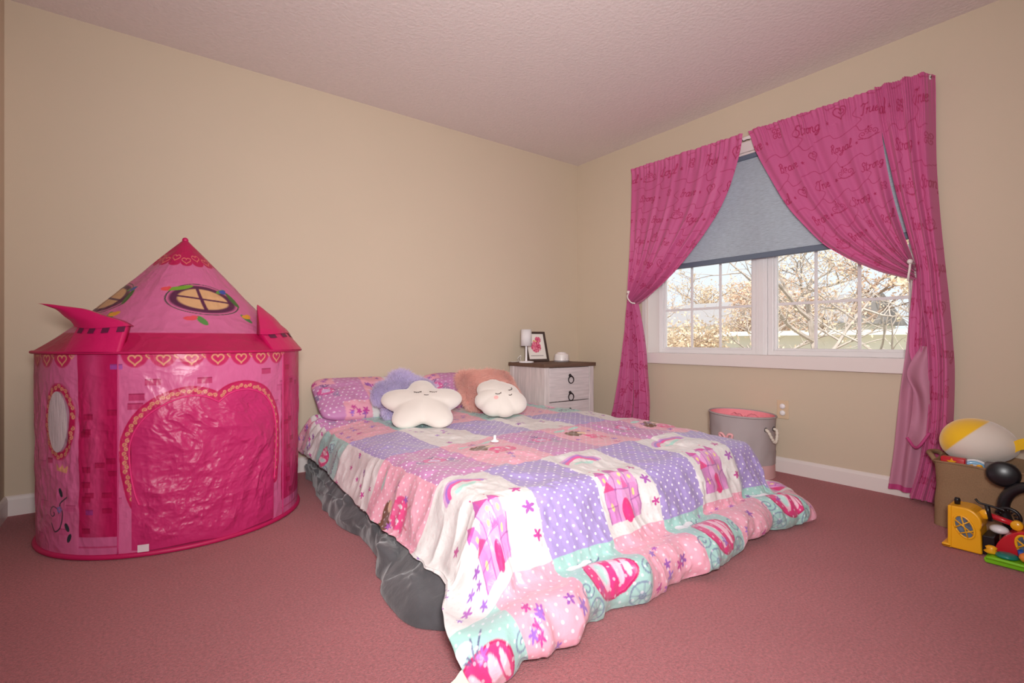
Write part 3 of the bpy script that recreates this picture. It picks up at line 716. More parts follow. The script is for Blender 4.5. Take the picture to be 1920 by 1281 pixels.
# ------------------------------------------------------------------ pillows
def basis(rz, rec):
    """rows: right, up (reclined back), front normal; rz heading of the pillow, rec = lean back from vertical"""
    r = Vector((math.cos(rz), math.sin(rz), 0)); back = Vector((-math.sin(rz), math.cos(rz), 0))
    up = back*math.sin(rec)+Vector((0, 0, 1))*math.cos(rec); nrm = -back*math.cos(rec)+Vector((0, 0, 1))*math.sin(rec)
    return np.array([r, up, nrm])
def inflate(name, rfun, T, m, parent, Bs, o=(0,0,0), nth=160, nr=44, cols=None, ex=.5, wr=.0, seed=0, pin=0):
    """pillow: outline r(theta) inflated to thickness T on both sides"""
    th = np.linspace(0, 2*PI, nth, endpoint=False); R = rfun(th)
    k = np.linspace(0, 1, nr); rho = np.concatenate([np.sin(k*PI/2), np.sin(k[::-1]*PI/2)[1:]])
    side = np.concatenate([np.ones(nr), -np.ones(nr-1)])
    p = R[:, None]*rho*np.cos(th)[:, None]; q = R[:, None]*rho*np.sin(th)[:, None]
    h = side*T*np.clip(1-rho**2, 0, 1)[None, :]**ex*(1+wr*fbm(p*9, q*9, seed, 3))
    if pin: h = h*np.clip(R/np.median(R), .75, 1.2)[:, None]**pin
    P = p[..., None]*Bs[0]+q[..., None]*Bs[1]+h[..., None]*Bs[2]+np.array(o)
    c = cols(p, q) if cols else None
    return grid(name, P, m, parent, cols=c, closeu=True), (th, R)
def ongrid(Bs, p, q, T, h): return p*Bs[0]+q*Bs[1]+h*Bs[2]
def rstar(th, a=.16, b=.30, n=5, rot=PI/2):
    c = np.cos(n*(th-rot)); return a*(1+b*c-.02*np.cos(2*n*(th-rot)))
M_minky = mat('cream_minky', (228,219,210), .9, .1, bump=.35, bscale=400, bdist=.002, sheen=.6)
M_emb = mat('embroidery_grey', (92,78,74), .7, .2); M_cheek = mat('cheek_pink', (240,182,178), .8, .2)
def arc_eye(name, parent, Bs, T, cx, cy, w, rot, lash=True, dep=.25, surf=None):
    t = np.linspace(0, 1, 9); x = (t-.5)*w; y = -dep*w*(1-(2*t-1)**2)
    c_, s_ = math.cos(rot), math.sin(rot); p = cx+x*c_-y*s_; q = cy+x*s_+y*c_
    pts = [ongrid(Bs, a, b, T, surf(a, b)) for a, b in zip(p, q)]
    V, F = tubemesh(pts, .0022, 6)
    if lash:
        for k in (1, 3, 5, 7):
            lx = x[k]*1.15; ly = y[k]-.16*w; a2, b2 = cx+lx*c_-ly*s_, cy+lx*s_+ly*c_
            v2, f2 = tubemesh([pts[k], ongrid(Bs, a2, b2, T, surf(a2, b2))], .0016, 5)
            F += [tuple(i+len(V) for i in f) for f in f2]; V += v2
    return pyd(name, V, F, M_emb, parent, True)

# printed shams leaning on the wall
def sham_print(cells, seed):
    def f(p, q):
        n, k = p.shape; out = np.zeros((n, k, 3)); out[:] = lin(WHITE)
        u = np.linspace(-.40, .40, 420); v = np.linspace(-.30, .30, 320); cv = Canvas(u, v, PINK); rr = random.Random(seed)
        for (kind, x0, x1, y0, y1) in cells: patch(cv, kind, x0, x1, y0, y1, rr, 1)
        for x in np.arange(-.4, .4, .032):
            for j, y in enumerate(np.arange(-.3, .3, .032)):
                xx = x+(.016 if j % 2 else 0); w = cv.win(xx, xx+.01, y, y+.01)
                if cv.a[w].mean() > .6 if cv.a[w].size else False: cv.ell(xx, y, .0045, .0045, (244,232,244))
        i = np.clip(np.searchsorted(u, p), 0, 419); j = np.clip(np.searchsorted(v, q), 0, 319)
        return cv.c[i, j]
    return f
M_sham = mat('sham_print', attr='Col', rough=.5, spec=.3, bump=.4, bscale=18, bdist=.012)
def rrect(a, b, n=5.):
    return lambda th: (np.abs(np.cos(th)/a)**n+np.abs(np.sin(th)/b)**n)**(-1/n)
cells = [(['dots','pink','white','dots','pink'][(i+2*j) % 5] if (i, j) != (0, 1) else 'orchid', -.40+i*.16, -.24+i*.16, -.3+j*.2, -.1+j*.2) for i in range(5) for j in range(3)]
sh1 = empty('pillow', (-2.02, -.215, .365), 'patchwork printed pillow behind the lavender fluffy one, against wall', 'pillow', group='printed pillows')
Bs = basis(-.05, math.radians(60))
inflate('pillow_cover', rrect(.375, .205, 7), .062, M_sham, sh1, Bs, (0, .0, .105), 260, 60, sham_print(cells, 3), .42, .18, 4)
sh2 = empty('pillow', (-1.27, -.205, .365), 'patchwork printed pillow mostly hidden behind the pink fluffy cushion', 'pillow', group='printed pillows')
inflate('pillow_cover', rrect(.36, .205, 7), .062, M_sham, sh2, basis(.03, math.radians(60)), (0, .0, .105), 260, 60, sham_print(cells[::-1], 9), .42, .18, 8)

# fluffy pillows: body + fur strands
def fur(name, parent, obj, n, length, m, seed, wid=.0022):
    me = obj.data; nv = len(me.vertices); co = np.zeros(nv*3, np.float32); me.vertices.foreach_get('co', co); co = co.reshape(-1, 3)
    no = np.zeros(nv*3, np.float32); me.vertex_normals.foreach_get('vector', no); no = no.reshape(-1, 3)
    q = np.zeros(len(me.loops), np.int32); me.loops.foreach_get('vertex_index', q); q = q.reshape(-1, 4)
    r = np.random.default_rng(seed)
    ar = np.linalg.norm(np.cross(co[q[:,1]]-co[q[:,0]], co[q[:,3]]-co[q[:,0]]), axis=1); fi = r.choice(len(q), n, p=ar/ar.sum())
    w = r.random((n, 2)); a, b, c, d = [co[q[fi, k]] for k in range(4)]
    p = (a*(1-w[:, :1])+b*w[:, :1])*(1-w[:, 1:])+(d*(1-w[:, :1])+c*w[:, :1])*w[:, 1:]
    nn = no[q[fi, 0]]; cen = co.mean(0)
    sgn = np.sign(((p-cen)*nn).sum(1)); nn = nn*np.where(sgn == 0, 1, sgn)[:, None]
    swirl = np.stack([vnoise(p[:,0]*14, p[:,2]*14, seed), vnoise(p[:,1]*14, p[:,2]*14, seed+1), -.35+.4*vnoise(p[:,0]*12, p[:,1]*12, seed+2)], -1)
    d1 = nn*.75+swirl*.55+r.normal(0, .22, (n, 3)); d1 /= np.linalg.norm(d1, axis=1)[:, None]
    d2 = d1+swirl*.6+r.normal(0, .2, (n, 3)); d2[:, 2] -= .35; d2 /= np.linalg.norm(d2, axis=1)[:, None]
    L = length*r.uniform(.6, 1.2, (n, 1)); sd = np.cross(d1, r.normal(0, 1, (n, 3))); sd /= np.linalg.norm(sd, axis=1)[:, None]+1e-9
    m1 = p+d1*L*.5; m2 = m1+d2*L*.55
    V = np.stack([p-sd*wid, p+sd*wid, m1+sd*wid*.8, m1-sd*wid*.8, m2], 1).reshape(-1, 3)
    me2 = bpy.data.meshes.new(name); i = np.arange(n)*5
    me2.vertices.add(len(V)); me2.vertices.foreach_set('co', V.reshape(-1).astype(np.float32))
    lp = np.stack([i, i+1, i+2, i+3, i+3, i+2, i+4], -1).reshape(-1)
    me2.loops.add(len(lp)); me2.loops.foreach_set('vertex_index', lp.astype(np.int32))
    st = np.stack([np.arange(n)*7, np.arange(n)*7+4], -1).reshape(-1); tt = np.tile([4, 3], n)
    me2.polygons.add(2*n); me2.polygons.foreach_set('loop_start', st.astype(np.int32)); me2.polygons.foreach_set('loop_total', tt.astype(np.int32)); me2.update(calc_edges=True)
    o = link(name, me2, m, parent, True); o['kind'] = 'stuff'; return o
M_lav = mat('lavender_fur', (236,226,252), .8, .2, sheen=.6, trans=.5); M_pkf = mat('pink_fur', (255,214,202), .8, .2, sheen=.6, trans=.5)
fl1 = empty('pillow', (-1.965, -.53, .385), 'lavender long-pile fluffy pillow with rounded lobes, behind the star pillow', 'pillow')
o1, _ = inflate('cushion', lambda th: rstar(th, .170, .15, 5, PI/2+.10), .055, M_lav, fl1, basis(-.30, math.radians(50)), (0, 0, .108), 150, 30)
fur('fur', fl1, o1, 30000, .042, M_lav, 3, .0016)
fl2 = empty('pillow', (-1.345, -.51, .39), 'square blush pink long-pile fluffy cushion, behind the cloud pillow', 'pillow')
o2, _ = inflate('cushion', rrect(.185, .155, 7), .052, M_pkf, fl2, basis(-.22, math.radians(52)), (0, 0, .108), 150, 30, ex=.4)
fur('fur', fl2, o2, 30000, .045, M_pkf, 5, .0016)

# star pillow
st = empty('pillow', (-1.975, -.775, .365), 'cream star-shaped plush pillow with a stitched sleeping face', 'pillow')
Bs = basis(-.44, math.radians(58)); T = .058
RS = lambda th: rstar(th, .186, .17, 5, PI/2)*(1+.10*np.cos(th)**2)
inflate('plush_body', RS, T, M_minky, st, Bs, (0, 0, .105), 200, 44, ex=.5, wr=.06, seed=2)
def surf_star(p, q):
    r = math.hypot(p, q)/float(RS(np.array([math.atan2(q, p)]))[0]); return T*math.sqrt(max(0, 1-r*r))+.0015
for (cx_, w_) in ((-.025, .042), (.062, .042)):
    e = arc_eye('stitched_eye', st, Bs, T, cx_, .045, w_, -.03, True, .16, surf_star); e.location = (0, 0, .105)
e = arc_eye('stitched_mouth', st, Bs, T, .022, .012, .025, -.05, False, .12, surf_star); e.location = (0, 0, .105)
# cloud pillow
cl_ = empty('pillow', (-1.475, -.83, .365), 'cream cloud-shaped plush pillow with a stitched sleeping face and pink cheek', 'pillow')
Bs = basis(-.5, math.radians(50)); T2 = .075
def rcloud(th):
    lob = [(-.075, .075, .065), (-.10, -.015, .058), (-.04, .10, .055), (-.05, -.05, .075), (.04, .03, .085), (.085, -.035, .075), (.02, -.06, .075), (.0, .05, .085)]
    R = np.zeros_like(th)
    for (a, b, r) in lob:
        bb = a*np.cos(th)+b*np.sin(th); ds_ = bb*bb-(a*a+b*b-r*r); R = np.maximum(R, np.where(ds_ > 0, bb+np.sqrt(np.maximum(ds_, 0)), 0))
    k = np.ones(5)/5; return np.convolve(np.concatenate([R[-2:], R, R[:2]]), k, 'valid')
_th = np.linspace(-PI, PI, 721); _R = rcloud(_th)
inflate('plush_body', rcloud, T2, M_minky, cl_, Bs, (0, 0, .105), 200, 40, ex=.5, wr=.04, seed=6)
def surf_cl(p, q):
    r = math.hypot(p, q)/np.interp(math.atan2(q, p), _th, _R); return T2*math.sqrt(max(0, 1-r*r))+.0015
for (cx_, cy_, w_, ro, la) in ((-.02, -.018, .036, .15, True), (.055, .02, .036, .9, True), (.052, -.03, .022, .4, False)):
    e = arc_eye('stitched_eye' if la else 'stitched_mouth', cl_, Bs, T2, cx_, cy_, w_, ro, la, .25, surf_cl); e.location = (0, 0, .105)
ck = [ongrid(Bs, -.035+.014*math.cos(a)*r, -.05+.012*math.sin(a)*r, T2, surf_cl(-.035+.014*math.cos(a)*r, -.05+.012*math.sin(a)*r)) for r in (1, .5) for a in np.linspace(0, 2*PI, 16, endpoint=False)]
F = [(i, (i+1) % 16, 16+(i+1) % 16, 16+i) for i in range(16)]+[tuple(range(16, 32))]
e = pyd('cheek_patch', ck, F, M_cheek, cl_, True); e.location = (0, 0, .105)

# ------------------------------------------------------------------ nightstand and what stands on it
NX0, NX1, NY0, NY1, NZ = -.845, -.315, -.51, -.075, .655
ns_ = empty('nightstand', ((NX0+NX1)/2, (NY0+NY1)/2, 0), 'whitewashed wooden nightstand with dark brown top and ring pulls', 'nightstand')
M_wash = mat('whitewashed_wood', (214,202,200), .7, .25, var=.16, vscale=14, stretch=(5, 5, .45), bump=.2, bscale=30, bdist=.002)
M_washh = mat('whitewashed_wood_drawer', (214,202,202), .7, .25, var=.15, vscale=14, stretch=(.45, 5, 5), bump=.2, bscale=30, bdist=.002)
M_top = mat('brown_wood_top', (104,80,66), .6, .3, var=.22, vscale=12, stretch=(.5, 6, 6), bump=.2, bscale=30, bdist=.002)
M_iron = mat('dark_iron', (44,36,38), .45, .5, .7)
w2, d2 = (NX1-NX0)/2, (NY1-NY0)/2
box('top_board', (-w2-.008, -d2-.012, NZ-.028), (w2+.008, d2, NZ), M_top, ns_, .003)
for (sx, sy) in ((-1,-1), (1,-1), (-1,1), (1,1)):
    a, b = (-w2+.006, -w2+.052) if sx < 0 else (w2-.052, w2-.006); c_, e_ = (-d2, -d2+.046) if sy < 0 else (d2-.046, d2)
    box('leg', (a, c_, 0), (b, e_, NZ-.028), M_wash, ns_, .003)
for sx in (-1, 1):
    a, b = (-w2+.014, -w2+.03) if sx < 0 else (w2-.03, w2-.014); box('side_panel', (a, -d2+.04, .09), (b, d2-.04, NZ-.028), M_wash, ns_)
box('back_panel', (-w2+.04, d2-.02, .09), (w2-.04, d2-.005, NZ-.028), M_wash, ns_)
box('bottom_rail', (-w2+.045, -d2+.008, .085), (w2-.045, -d2+.03, .115), M_wash, ns_)
zz0 = .12
for k, (za, zb, pulls) in enumerate(((.118, .360, 2), (.366, NZ-.033, 2))):
    dr_ = box('drawer', (-w2+.056, -d2+.004, za), (w2-.056, -d2+.03, zb), M_washh, ns_, .003)
    for zc in ((za+.062, zb-.062) if pulls == 2 else ((za+zb)/2,)):
        rg = [( .0+.027*math.sin(t)*1.0, -d2-.010, zc-.033-.027*math.cos(t)) for t in np.linspace(0, 2*PI, 25)]
        V, F = tubemesh(rg, [.0036+.0018*abs(math.sin(t/2))**4 for t in np.linspace(0, 2*PI, 25)], 8, False)
        pyd('ring_pull', V, F, M_iron, dr_, True)
        r_ = lathe('pull_boss', [(0, 0), (.012, 0), (.013, .004), (.009, .009), (.005, .016), (0, .017)], M_iron, dr_, 18); r_.rotation_euler = (PI/2, 0, 0); r_.location = (0, -d2+.004, zc)
        box('seam_line', (-w2+.057, -d2+.0025, (za+zb)/2-.0008), (w2-.057, -d2+.0045, (za+zb)/2+.0008), M_washh, dr_) if zc == za+.062 else None

# table lamp
M_lampw = mat('lamp_white', (240,236,238), .45, .4)
lp = empty('table_lamp', (-.795, -.235, NZ), 'small white table lamp with cylinder shade on the nightstand', 'table lamp')
lathe('base', [(0, 0), (.058, 0), (.060, .004), (.058, .010), (.02, .013), (0, .013)], M_lampw, lp)
lathe('pole', [(.009, .012), (.008, .02), (.0075, .14), (.0075, .20), (0, .2)], M_lampw, lp, 16)
lathe('shade', [(.042, .132), (.044, .132), (.0415, .262), (.0395, .262), (.042, .134)], mat('lamp_shade', (244,240,240), .7, .2, trans=.25), lp)
lathe('bulb', [(0, .16), (.012, .165), (.02, .19), (.016, .215), (0, .225)], M_lampw, lp, 20)
tube('cord', cr([(-.02, .04, .006), (.0, .075, .03), (.012, .085, .055), (-.012, .095, .03), (.01, .105, .012), (-.04, .10, .003), (-.045, .15, .003)], 6), .0018, M_lampw, lp, 6)
# picture frame
pf = empty('picture_frame', (-.606, -.155, NZ), 'dark wooden picture frame with pink rosette print behind the lamp', 'picture frame', rz=-.12)
M_frame = mat('dark_frame_wood', (74,58,52), .55, .35, var=.15, vscale=30)
tl_ = math.radians(17)
def fpt(p, q, h): return (p, q*math.sin(tl_)-h*math.cos(tl_), q*math.cos(tl_)+h*math.sin(tl_)+.001)
FW, FH, FB = .105, .255, .018
def fbar(p0, p1, q0, q1, name='frame_bar', h0=0, h1=.014, m=M_frame):
    V = [fpt(p, q, h) for h in (h0, h1) for (p, q) in ((p0,q0),(p1,q0),(p1,q1),(p0,q1))]
    return pyd(name, V, [(0,3,2,1),(4,5,6,7),(0,1,5,4),(1,2,6,5),(2,3,7,6),(3,0,4,7)], m, pf)
fbar(-FW, FW, 0, FB); fbar(-FW, FW, FH-FB, FH); fbar(-FW, -FW+FB, FB, FH-FB); fbar(FW-FB, FW, FB, FH-FB)
fbar(-FW+.004, FW-.004, .004, FH-.004, 'backing', 0, .004, M_frame)
pu = np.linspace(-FW+FB-.002, FW-FB+.002, 110); pv = np.linspace(FB-.002, FH-FB+.002, 150)
cvp = Canvas(pu, pv, (236,228,220)); rr = random.Random(2)
for (cx_, cy_, R_) in ((.0, .125, .045), (.028, .185, .023)):
    for k in range(int(240*R_/.045)):
        a = rr.random()*2*PI; r = R_*math.sqrt(rr.random()); cvp.ell(cx_+r*math.cos(a), cy_+r*math.sin(a), .007, .006, rr.choice([(206,70,110), (222,110,140), (190,50,92), (232,140,160)]), a)
cvp.ell(-.012, .178, .010, .006, (226,190,110)); cvp.ell(.006, .172, .008, .006, (232,200,130))
xw = -.06
for k in range(9):
    cvp.stroke(cr([(xw, .045), (xw+.004, .053), (xw+.007, .045), (xw+.010, .051)], 4), .0018, (120,110,108), .8); xw += .0135
PP = np.array([[fpt(p, q, .006) for q in pv] for p in pu]); grid('print', PP, mat('paper_print', attr='Col', rough=.6, spec=.3), pf, cols=cvp.c, flip=True, smooth=False)
box('easel_leg', (-.02, .05, 0), (.02, .055, .001), M_frame, pf)
V = [(-.02, .062, .17), (.02, .062, .17), (.02, .074, .001), (-.02, .074, .001), (-.02, .058, .17), (.02, .058, .17), (.02, .070, .001), (-.02, .070, .001)]
pyd('stand', V, [(0,1,2,3),(7,6,5,4),(0,4,5,1),(1,5,6,2),(2,6,7,3),(3,7,4,0)], M_frame, pf)
# round white sound machine
sm = empty('sound_machine', (-.445, -.265, NZ), 'white round night-light device on the nightstand beside the frame', 'night light')
lathe('body', [(0, 0), (.058, 0), (.062, .004), (.062, .012), (.058, .055), (.054, .064), (.045, .067), (0, .068)], mat('device_white', (234,226,222), .35, .5), sm)
lathe('top_dome', [(.04, .067), (.036, .074), (.02, .079), (0, .080)], M_lampw, sm)
lathe('foot_ring', [(.0625, .001), (.0635, .003), (.0635, .009), (.0625, .011)], mat('grey_plastic', (150,142,142), .5, .4), sm)
d_ = lathe('button', [(0, 0), (.004, 0), (.004, .002), (0, .002)], MATS['grey_plastic'], sm, 12); d_.rotation_euler = (PI/2, 0, 0); d_.location = (-.015, -.0575, .022)

# ------------------------------------------------------------------ laundry hamper and wall outlet
HX, HY, HR, HH = -.222, -1.685, .192, .372
hm = empty('laundry_hamper', (HX, HY, 0), 'grey fabric laundry hamper with pink base and rope handles by wall', 'laundry hamper')
th = np.linspace(0, 2*PI, 120, endpoint=False); zz = np.linspace(0, 1, 40)
THh, ZZ = np.meshgrid(th, zz, indexing='ij')
rad = HR*(.975+.02*ZZ)+.0; rad = rad*(1-.035*np.sin(ZZ*PI)*(.5+.5*np.cos(THh*2+1))) + .004*fbm(THh*3, ZZ*4, 7, 2)*np.sin(ZZ*PI)
P = np.stack([rad*np.cos(THh), rad*np.sin(THh), ZZ*HH+.008*np.cos(THh-2.0)*ZZ+.001], -1)
k1 = 9; k2 = 17
M_ham = mat('grey_canvas', (176,164,164), .85, .15, bump=.3, bscale=600, bdist=.001, var=.05, vscale=6); M_hamp = mat('pink_canvas', (222,178,178), .85, .15, bump=.3, bscale=600, bdist=.001)
grid('base_band', P[:, :k1+1], M_hamp, hm, closeu=True)
grid('lower_pocket', P[:, k1:k2+1]*np.array([1.012, 1.012, 1]), M_ham, hm, closeu=True)
grid('body', P[:, k1:], M_ham, hm, closeu=True)
inn = P[:, ::-1].copy(); inn[..., :2] *= .965; inn = inn[:, :24]
grid('lining', inn, mat('pink_bag_lining', (240,150,160), .8, .2, bump=.6, bscale=25, bdist=.01, back=(240,150,160)), hm, closeu=True)
tube('rim', np.vstack([P[:, -1], P[:2, -1]]), .006, M_ham, hm, 8)
r_ = np.linspace(0, .94, 16); RR_, TH2 = np.meshgrid(r_, th, indexing='ij')
cl2 = np.stack([HR*RR_*np.cos(TH2), HR*RR_*np.sin(TH2), HH-.045+.022*fbm(RR_*np.cos(TH2)*5, RR_*np.sin(TH2)*5, 9, 3)+0*TH2], -1)
cl2 = np.concatenate([cl2, cl2[:, :1]], 1)
lb = grid('laundry', cl2+np.array([HX, HY, 0]), mat('pink_laundry', (240,146,160), .8, .2, var=.15, vscale=14), None, flip=True); lb.location = (0, 0, 0)
tag(lb, 'pink cloth heaped inside the grey laundry hamper', 'clothes')
def onh(ang, z, o=0): r = HR*(.985)+o; return np.array([r*math.cos(ang), r*math.sin(ang), z])
M_rope = mat('rope', (222,210,196), .8, .2)
for ang in (-1.72, -1.72+PI):
    path = cr([onh(ang-.20, .30, .0), onh(ang-.19, .292, .02), onh(ang-.1, .25, .03), onh(ang, .228, .032), onh(ang+.1, .25, .03), onh(ang+.19, .292, .02), onh(ang+.20, .30, 0)], 8)
    rp = tube('rope_handle', path, .0085+.0018*np.sin(np.arange(len(path))*1.9), M_rope, hm, 10)
    for s in (-1, 1):
        tor = [onh(ang+s*.20, .30, .004)+.012*np.array([math.cos(t)*-math.sin(ang), math.cos(t)*math.cos(ang), math.sin(t)]) for t in np.linspace(0, 2*PI, 15)]
        tube('eyelet', tor, .002, MATS['dark_metal'], rp, 6)
M_bow = mat('pink_bow', (240,176,180), .7, .25)
ba = -3.12
for s in (-1, 1):
    lp_ = cr([onh(ba, .235, .004), onh(ba+s*.10, .265, .012), onh(ba+s*.20, .262, .010), onh(ba+s*.16, .24, .006), onh(ba, .235, .004)], 8)
    tube('bow_loop', lp_, .0075, M_bow, hm, 8)
    tube('bow_tail', cr([onh(ba, .235, .004), onh(ba+s*.06, .20, .006), onh(ba+s*.10, .16, .003)], 6), .006, M_bow, hm, 8)
ls = cr([onh(-2.62+a_, z_, .004) for a_, z_ in ((-.05, .155), (-.02, .175), (.03, .205), (.045, .218), (.01, .222), (-.015, .20), (-.02, .172), (.0, .158), (.04, .165))], 8)
tube('script_letter', ls, .0022, mat('black_thread', (36,30,32), .7, .2), hm, 6)

ol = empty('wall_outlet', (0, -1.833, .394), 'beige wall outlet plate with two white safety covers', 'outlet')
box('plate', (-.006, -.036, -.058), (0, .036, .058), mat('beige_plastic', (216,190,160), .45, .4), ol, .003)
for s in (-1, 1):
    r_ = lathe('safety_cover', [(0, 0), (.017, 0), (.017, .006), (.012, .011), (0, .012)], M_lampw, ol, 20); r_.rotation_euler = (0, -PI/2, 0); r_.location = (-.005, 0, s*.021)

# ------------------------------------------------------------------ princess castle play tent
TX, TY, TA, TB = -3.085, -.495, .502, .468
RIMZ, PEAK = .782, 1.306
tn = empty('play_tent', (TX, TY, 0), 'pink castle pop-up play tent with heart trim and pointed roof', 'play tent')
DP = (196,24,92); LP_ = (224,110,160); MP = (206,52,116); GOLD = (234,164,128); HP = (212,44,110)
def crumple(m, sc, dist):
    nt = m.node_tree; N = nt.nodes; L = nt.links; b = N['Principled BSDF']
    tc = N.new('ShaderNodeTexCoord'); n = N.new('ShaderNodeTexNoise'); n.inputs['Scale'].default_value = 5; L.new(tc.outputs['Object'], n.inputs['Vector'])
    ad = N.new('ShaderNodeVectorMath'); ad.operation = 'MULTIPLY_ADD'; L.new(n.outputs['Color'], ad.inputs[0]); ad.inputs[1].default_value = (.22, .22, .22); L.new(tc.outputs['Object'], ad.inputs[2])
    hs = []
    for k, a in ((1, 1.), (2.3, .45), (5.1, .2)):
        v = N.new('ShaderNodeTexVoronoi'); v.inputs['Scale'].default_value = sc*k; L.new(ad.outputs[0], v.inputs['Vector'])
        q = N.new('ShaderNodeMath'); q.operation = 'MULTIPLY'; L.new(v.outputs['Distance'], q.inputs[0]); q.inputs[1].default_value = a; hs.append(q.outputs[0])
    s1 = N.new('ShaderNodeMath'); L.new(hs[0], s1.inputs[0]); L.new(hs[1], s1.inputs[1]); s2 = N.new('ShaderNodeMath'); L.new(s1.outputs[0], s2.inputs[0]); L.new(hs[2], s2.inputs[1])
    bp = N.new('ShaderNodeBump'); bp.inputs['Strength'].default_value = .8; bp.inputs['Distance'].default_value = dist
    L.new(s2.outputs[0], bp.inputs['Height']); L.new(bp.outputs['Normal'], b.inputs['Normal']); return m
M_tent = crumple(mat('tent_nylon', attr='Col', rough=.36, spec=.5, trans=.15), 6, .010)
M_pipe = mat('tent_piping', (190,24,88), .5, .4)
RU = .485
th = np.unique(np.concatenate([np.linspace(-PI*1.5+.001, PI*.5-.001, 160), np.radians(np.linspace(-188, -10, 820))])); u = (th+PI/2)*RU        # u = 0 faces -y
zt = np.linspace(.012, RIMZ, 340)
cv = Canvas(u, zt, LP_)
dg = lambda d: (math.radians(d)+PI/2)*RU
rr = random.Random(11)
def brick(x, y, w=.05, h=.028, c=(196,40,100), al=.75):
    cv.rect(x, x+w, y, y+h, c, al); cv.rect(x, x+w, y+h-.005, y+h, (150,20,70), al*.8)
def scrolls(path, wd):
    p = np.array(path); d = np.concatenate([[0], np.cumsum(np.linalg.norm(np.diff(p, axis=0), axis=1))])
    k = 0; s = .012
    while s < d[-1]-.008:
        i = min(np.searchsorted(d, s), len(p)-1); x, y = p[i]; tg = p[min(i+1, len(p)-1)]-p[max(i-1, 0)]; an = math.atan2(tg[1], tg[0])
        cv.stroke(spiral(x-.003*math.sin(an)*(1 if k % 2 else -1), y+.003*math.cos(an)*(1 if k % 2 else -1), .0085, 1.15, an+(PI if k % 2 else 0), 1 if k % 2 else -1, 14), .0026, GOLD, .9); s += .0175; k += 1
# light brick blush over the pale panels
for _ in range(26): brick(rr.uniform(dg(-185), dg(-45)), rr.uniform(.05, .62), .045, .026, (206,74,132), .45)
for c0, c1 in ((-134, -117), (-43, -14), (46, 63), (76, 105)):
    cv.rect(dg(c0), dg(c1), .0, RIMZ, DP)
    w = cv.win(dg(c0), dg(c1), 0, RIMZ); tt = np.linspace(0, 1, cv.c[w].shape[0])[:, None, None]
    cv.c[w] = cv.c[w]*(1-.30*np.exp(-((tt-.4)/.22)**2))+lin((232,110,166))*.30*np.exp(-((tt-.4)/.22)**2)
    for _ in range(14): brick(rr.uniform(dg(c0), dg(c1)-.035), rr.uniform(.06, .70), .034, .022, (170,14,70), .7)
    cv.rect(dg(c0), dg(c1), .012, .085, (224,120,172), .75); cv.rect(dg(c0), dg(c1), .046, .052, DP, .6)
for (x, y) in ((-.195, .60), (-.145, .655), (.02, .655), (.27, .68), (-.20, .565)): brick(x, y, .05, .026)
# heart-topped doorway trim
inn_l = [(.09, .578), (.045, .603), (-.015, .608), (-.085, .580), (-.15, .525), (-.188, .44), (-.188, .34), (-.175, .25), (-.16, .2)]
inn_r = [(.09, .578), (.135, .612), (.205, .62), (.275, .59), (.325, .52), (.345, .42), (.343, .30), (.335, .2)]
mid_l = [(.09, .597), (.04, .620), (-.018, .626), (-.10, .595), (-.168, .53), (-.205, .44), (-.203, .34), (-.188, .25), (-.172, .2)]
mid_r = [(.09, .597), (.14, .630), (.21, .637), (.288, .603), (.34, .525), (.361, .42), (.360, .30), (.348, .2)]
for pth in (mid_l, mid_r):
    cv.stroke(cr(pth, 10), .040, (200,26,88)); cv.stroke(cr(pth, 10)+np.array([0, .0]), .026, (206,40,100))
for pth in (mid_l, mid_r): scrolls(cr(pth, 12), .03)
dp = np.vstack([cr(inn_l, 10)[::-1], cr(inn_r, 10)[1:], [(.335, .02), (-.16, .02)]])
cv.poly(dp, (150,20,72))
# scalloped valance with gold hearts under the rim
x = dg(-225); k = 0
while x < dg(50):
    on = any(dg(a) < x < dg(b) for a, b in ((-181, -133), (-117, -43)))
    if on:
        cv.ell(x, RIMZ+.005, .046, .062, (206,40,100)); cv.stroke(heartpts(x, RIMZ-.026, .021), .0042, GOLD); cv.stroke(heartpts(x+.044, RIMZ-.012, .010, 16), .0035, GOLD)
    x += .088; k += 1
# oval side window
wx, wz = dg(-144.5), .52
cv.ell(wx, wz, .076, .148, (200,26,88)); t = np.linspace(0, 2*PI, 140); scrolls(np.stack([wx+.063*np.cos(t), wz+.132*np.sin(t)], -1), .02)
cv.ell(wx, wz, .050, .116, (196,150,170))
# vine, crown and flowers on the side panel
vx = dg(-146); VG = (46,58,66)
cv.stroke(cr([(vx-.03, .13), (vx-.01, .10), (vx+.02, .12), (vx+.03, .17), (vx+.015, .205), (vx+.05, .235)], 8), .004, VG); cv.stroke(spiral(vx-.02, .17, .03, 1.1, 0), .003, VG)
for (a, b, r0) in ((.05, .12, 2.0), (.02, .25, 1.8), (.06, .08, 1.2)): cv.ell(vx+a, b, .018, .008, VG, r0)
for a in range(5): cv.ell(vx+.012+.008*math.cos(a*1.257), .185+.008*math.sin(a*1.257), .005, .005, (150,130,200))
cv.poly([(vx+.0, .335), (vx+.05, .325), (vx+.055, .355), (vx+.037, .342), (vx+.028, .36), (vx+.015, .343), (vx-.003, .362)], GOLD)
brick(dg(-152), .36, .03, .02); brick(dg(-120), .72, .04, .02, (150,90,190), .6); brick(dg(-131), .17, .03, .02, (140,60,150), .6)
TH_, ZT = np.meshgrid(th, zt, indexing='ij')
bul = 1+.012*(ZT/RIMZ)-.012*np.sin(ZT/RIMZ*PI)*(.6+.4*np.sin(TH_*5))+.006*ridge(TH_*6, ZT*7, 4, 3)*np.sin(ZT/RIMZ*PI)+.004*fbm(TH_*22, ZT*16, 9, 3)*np.sin(ZT/RIMZ*PI)
P = np.stack([TA*bul*np.cos(TH_), TB*bul*np.sin(TH_), ZT], -1)
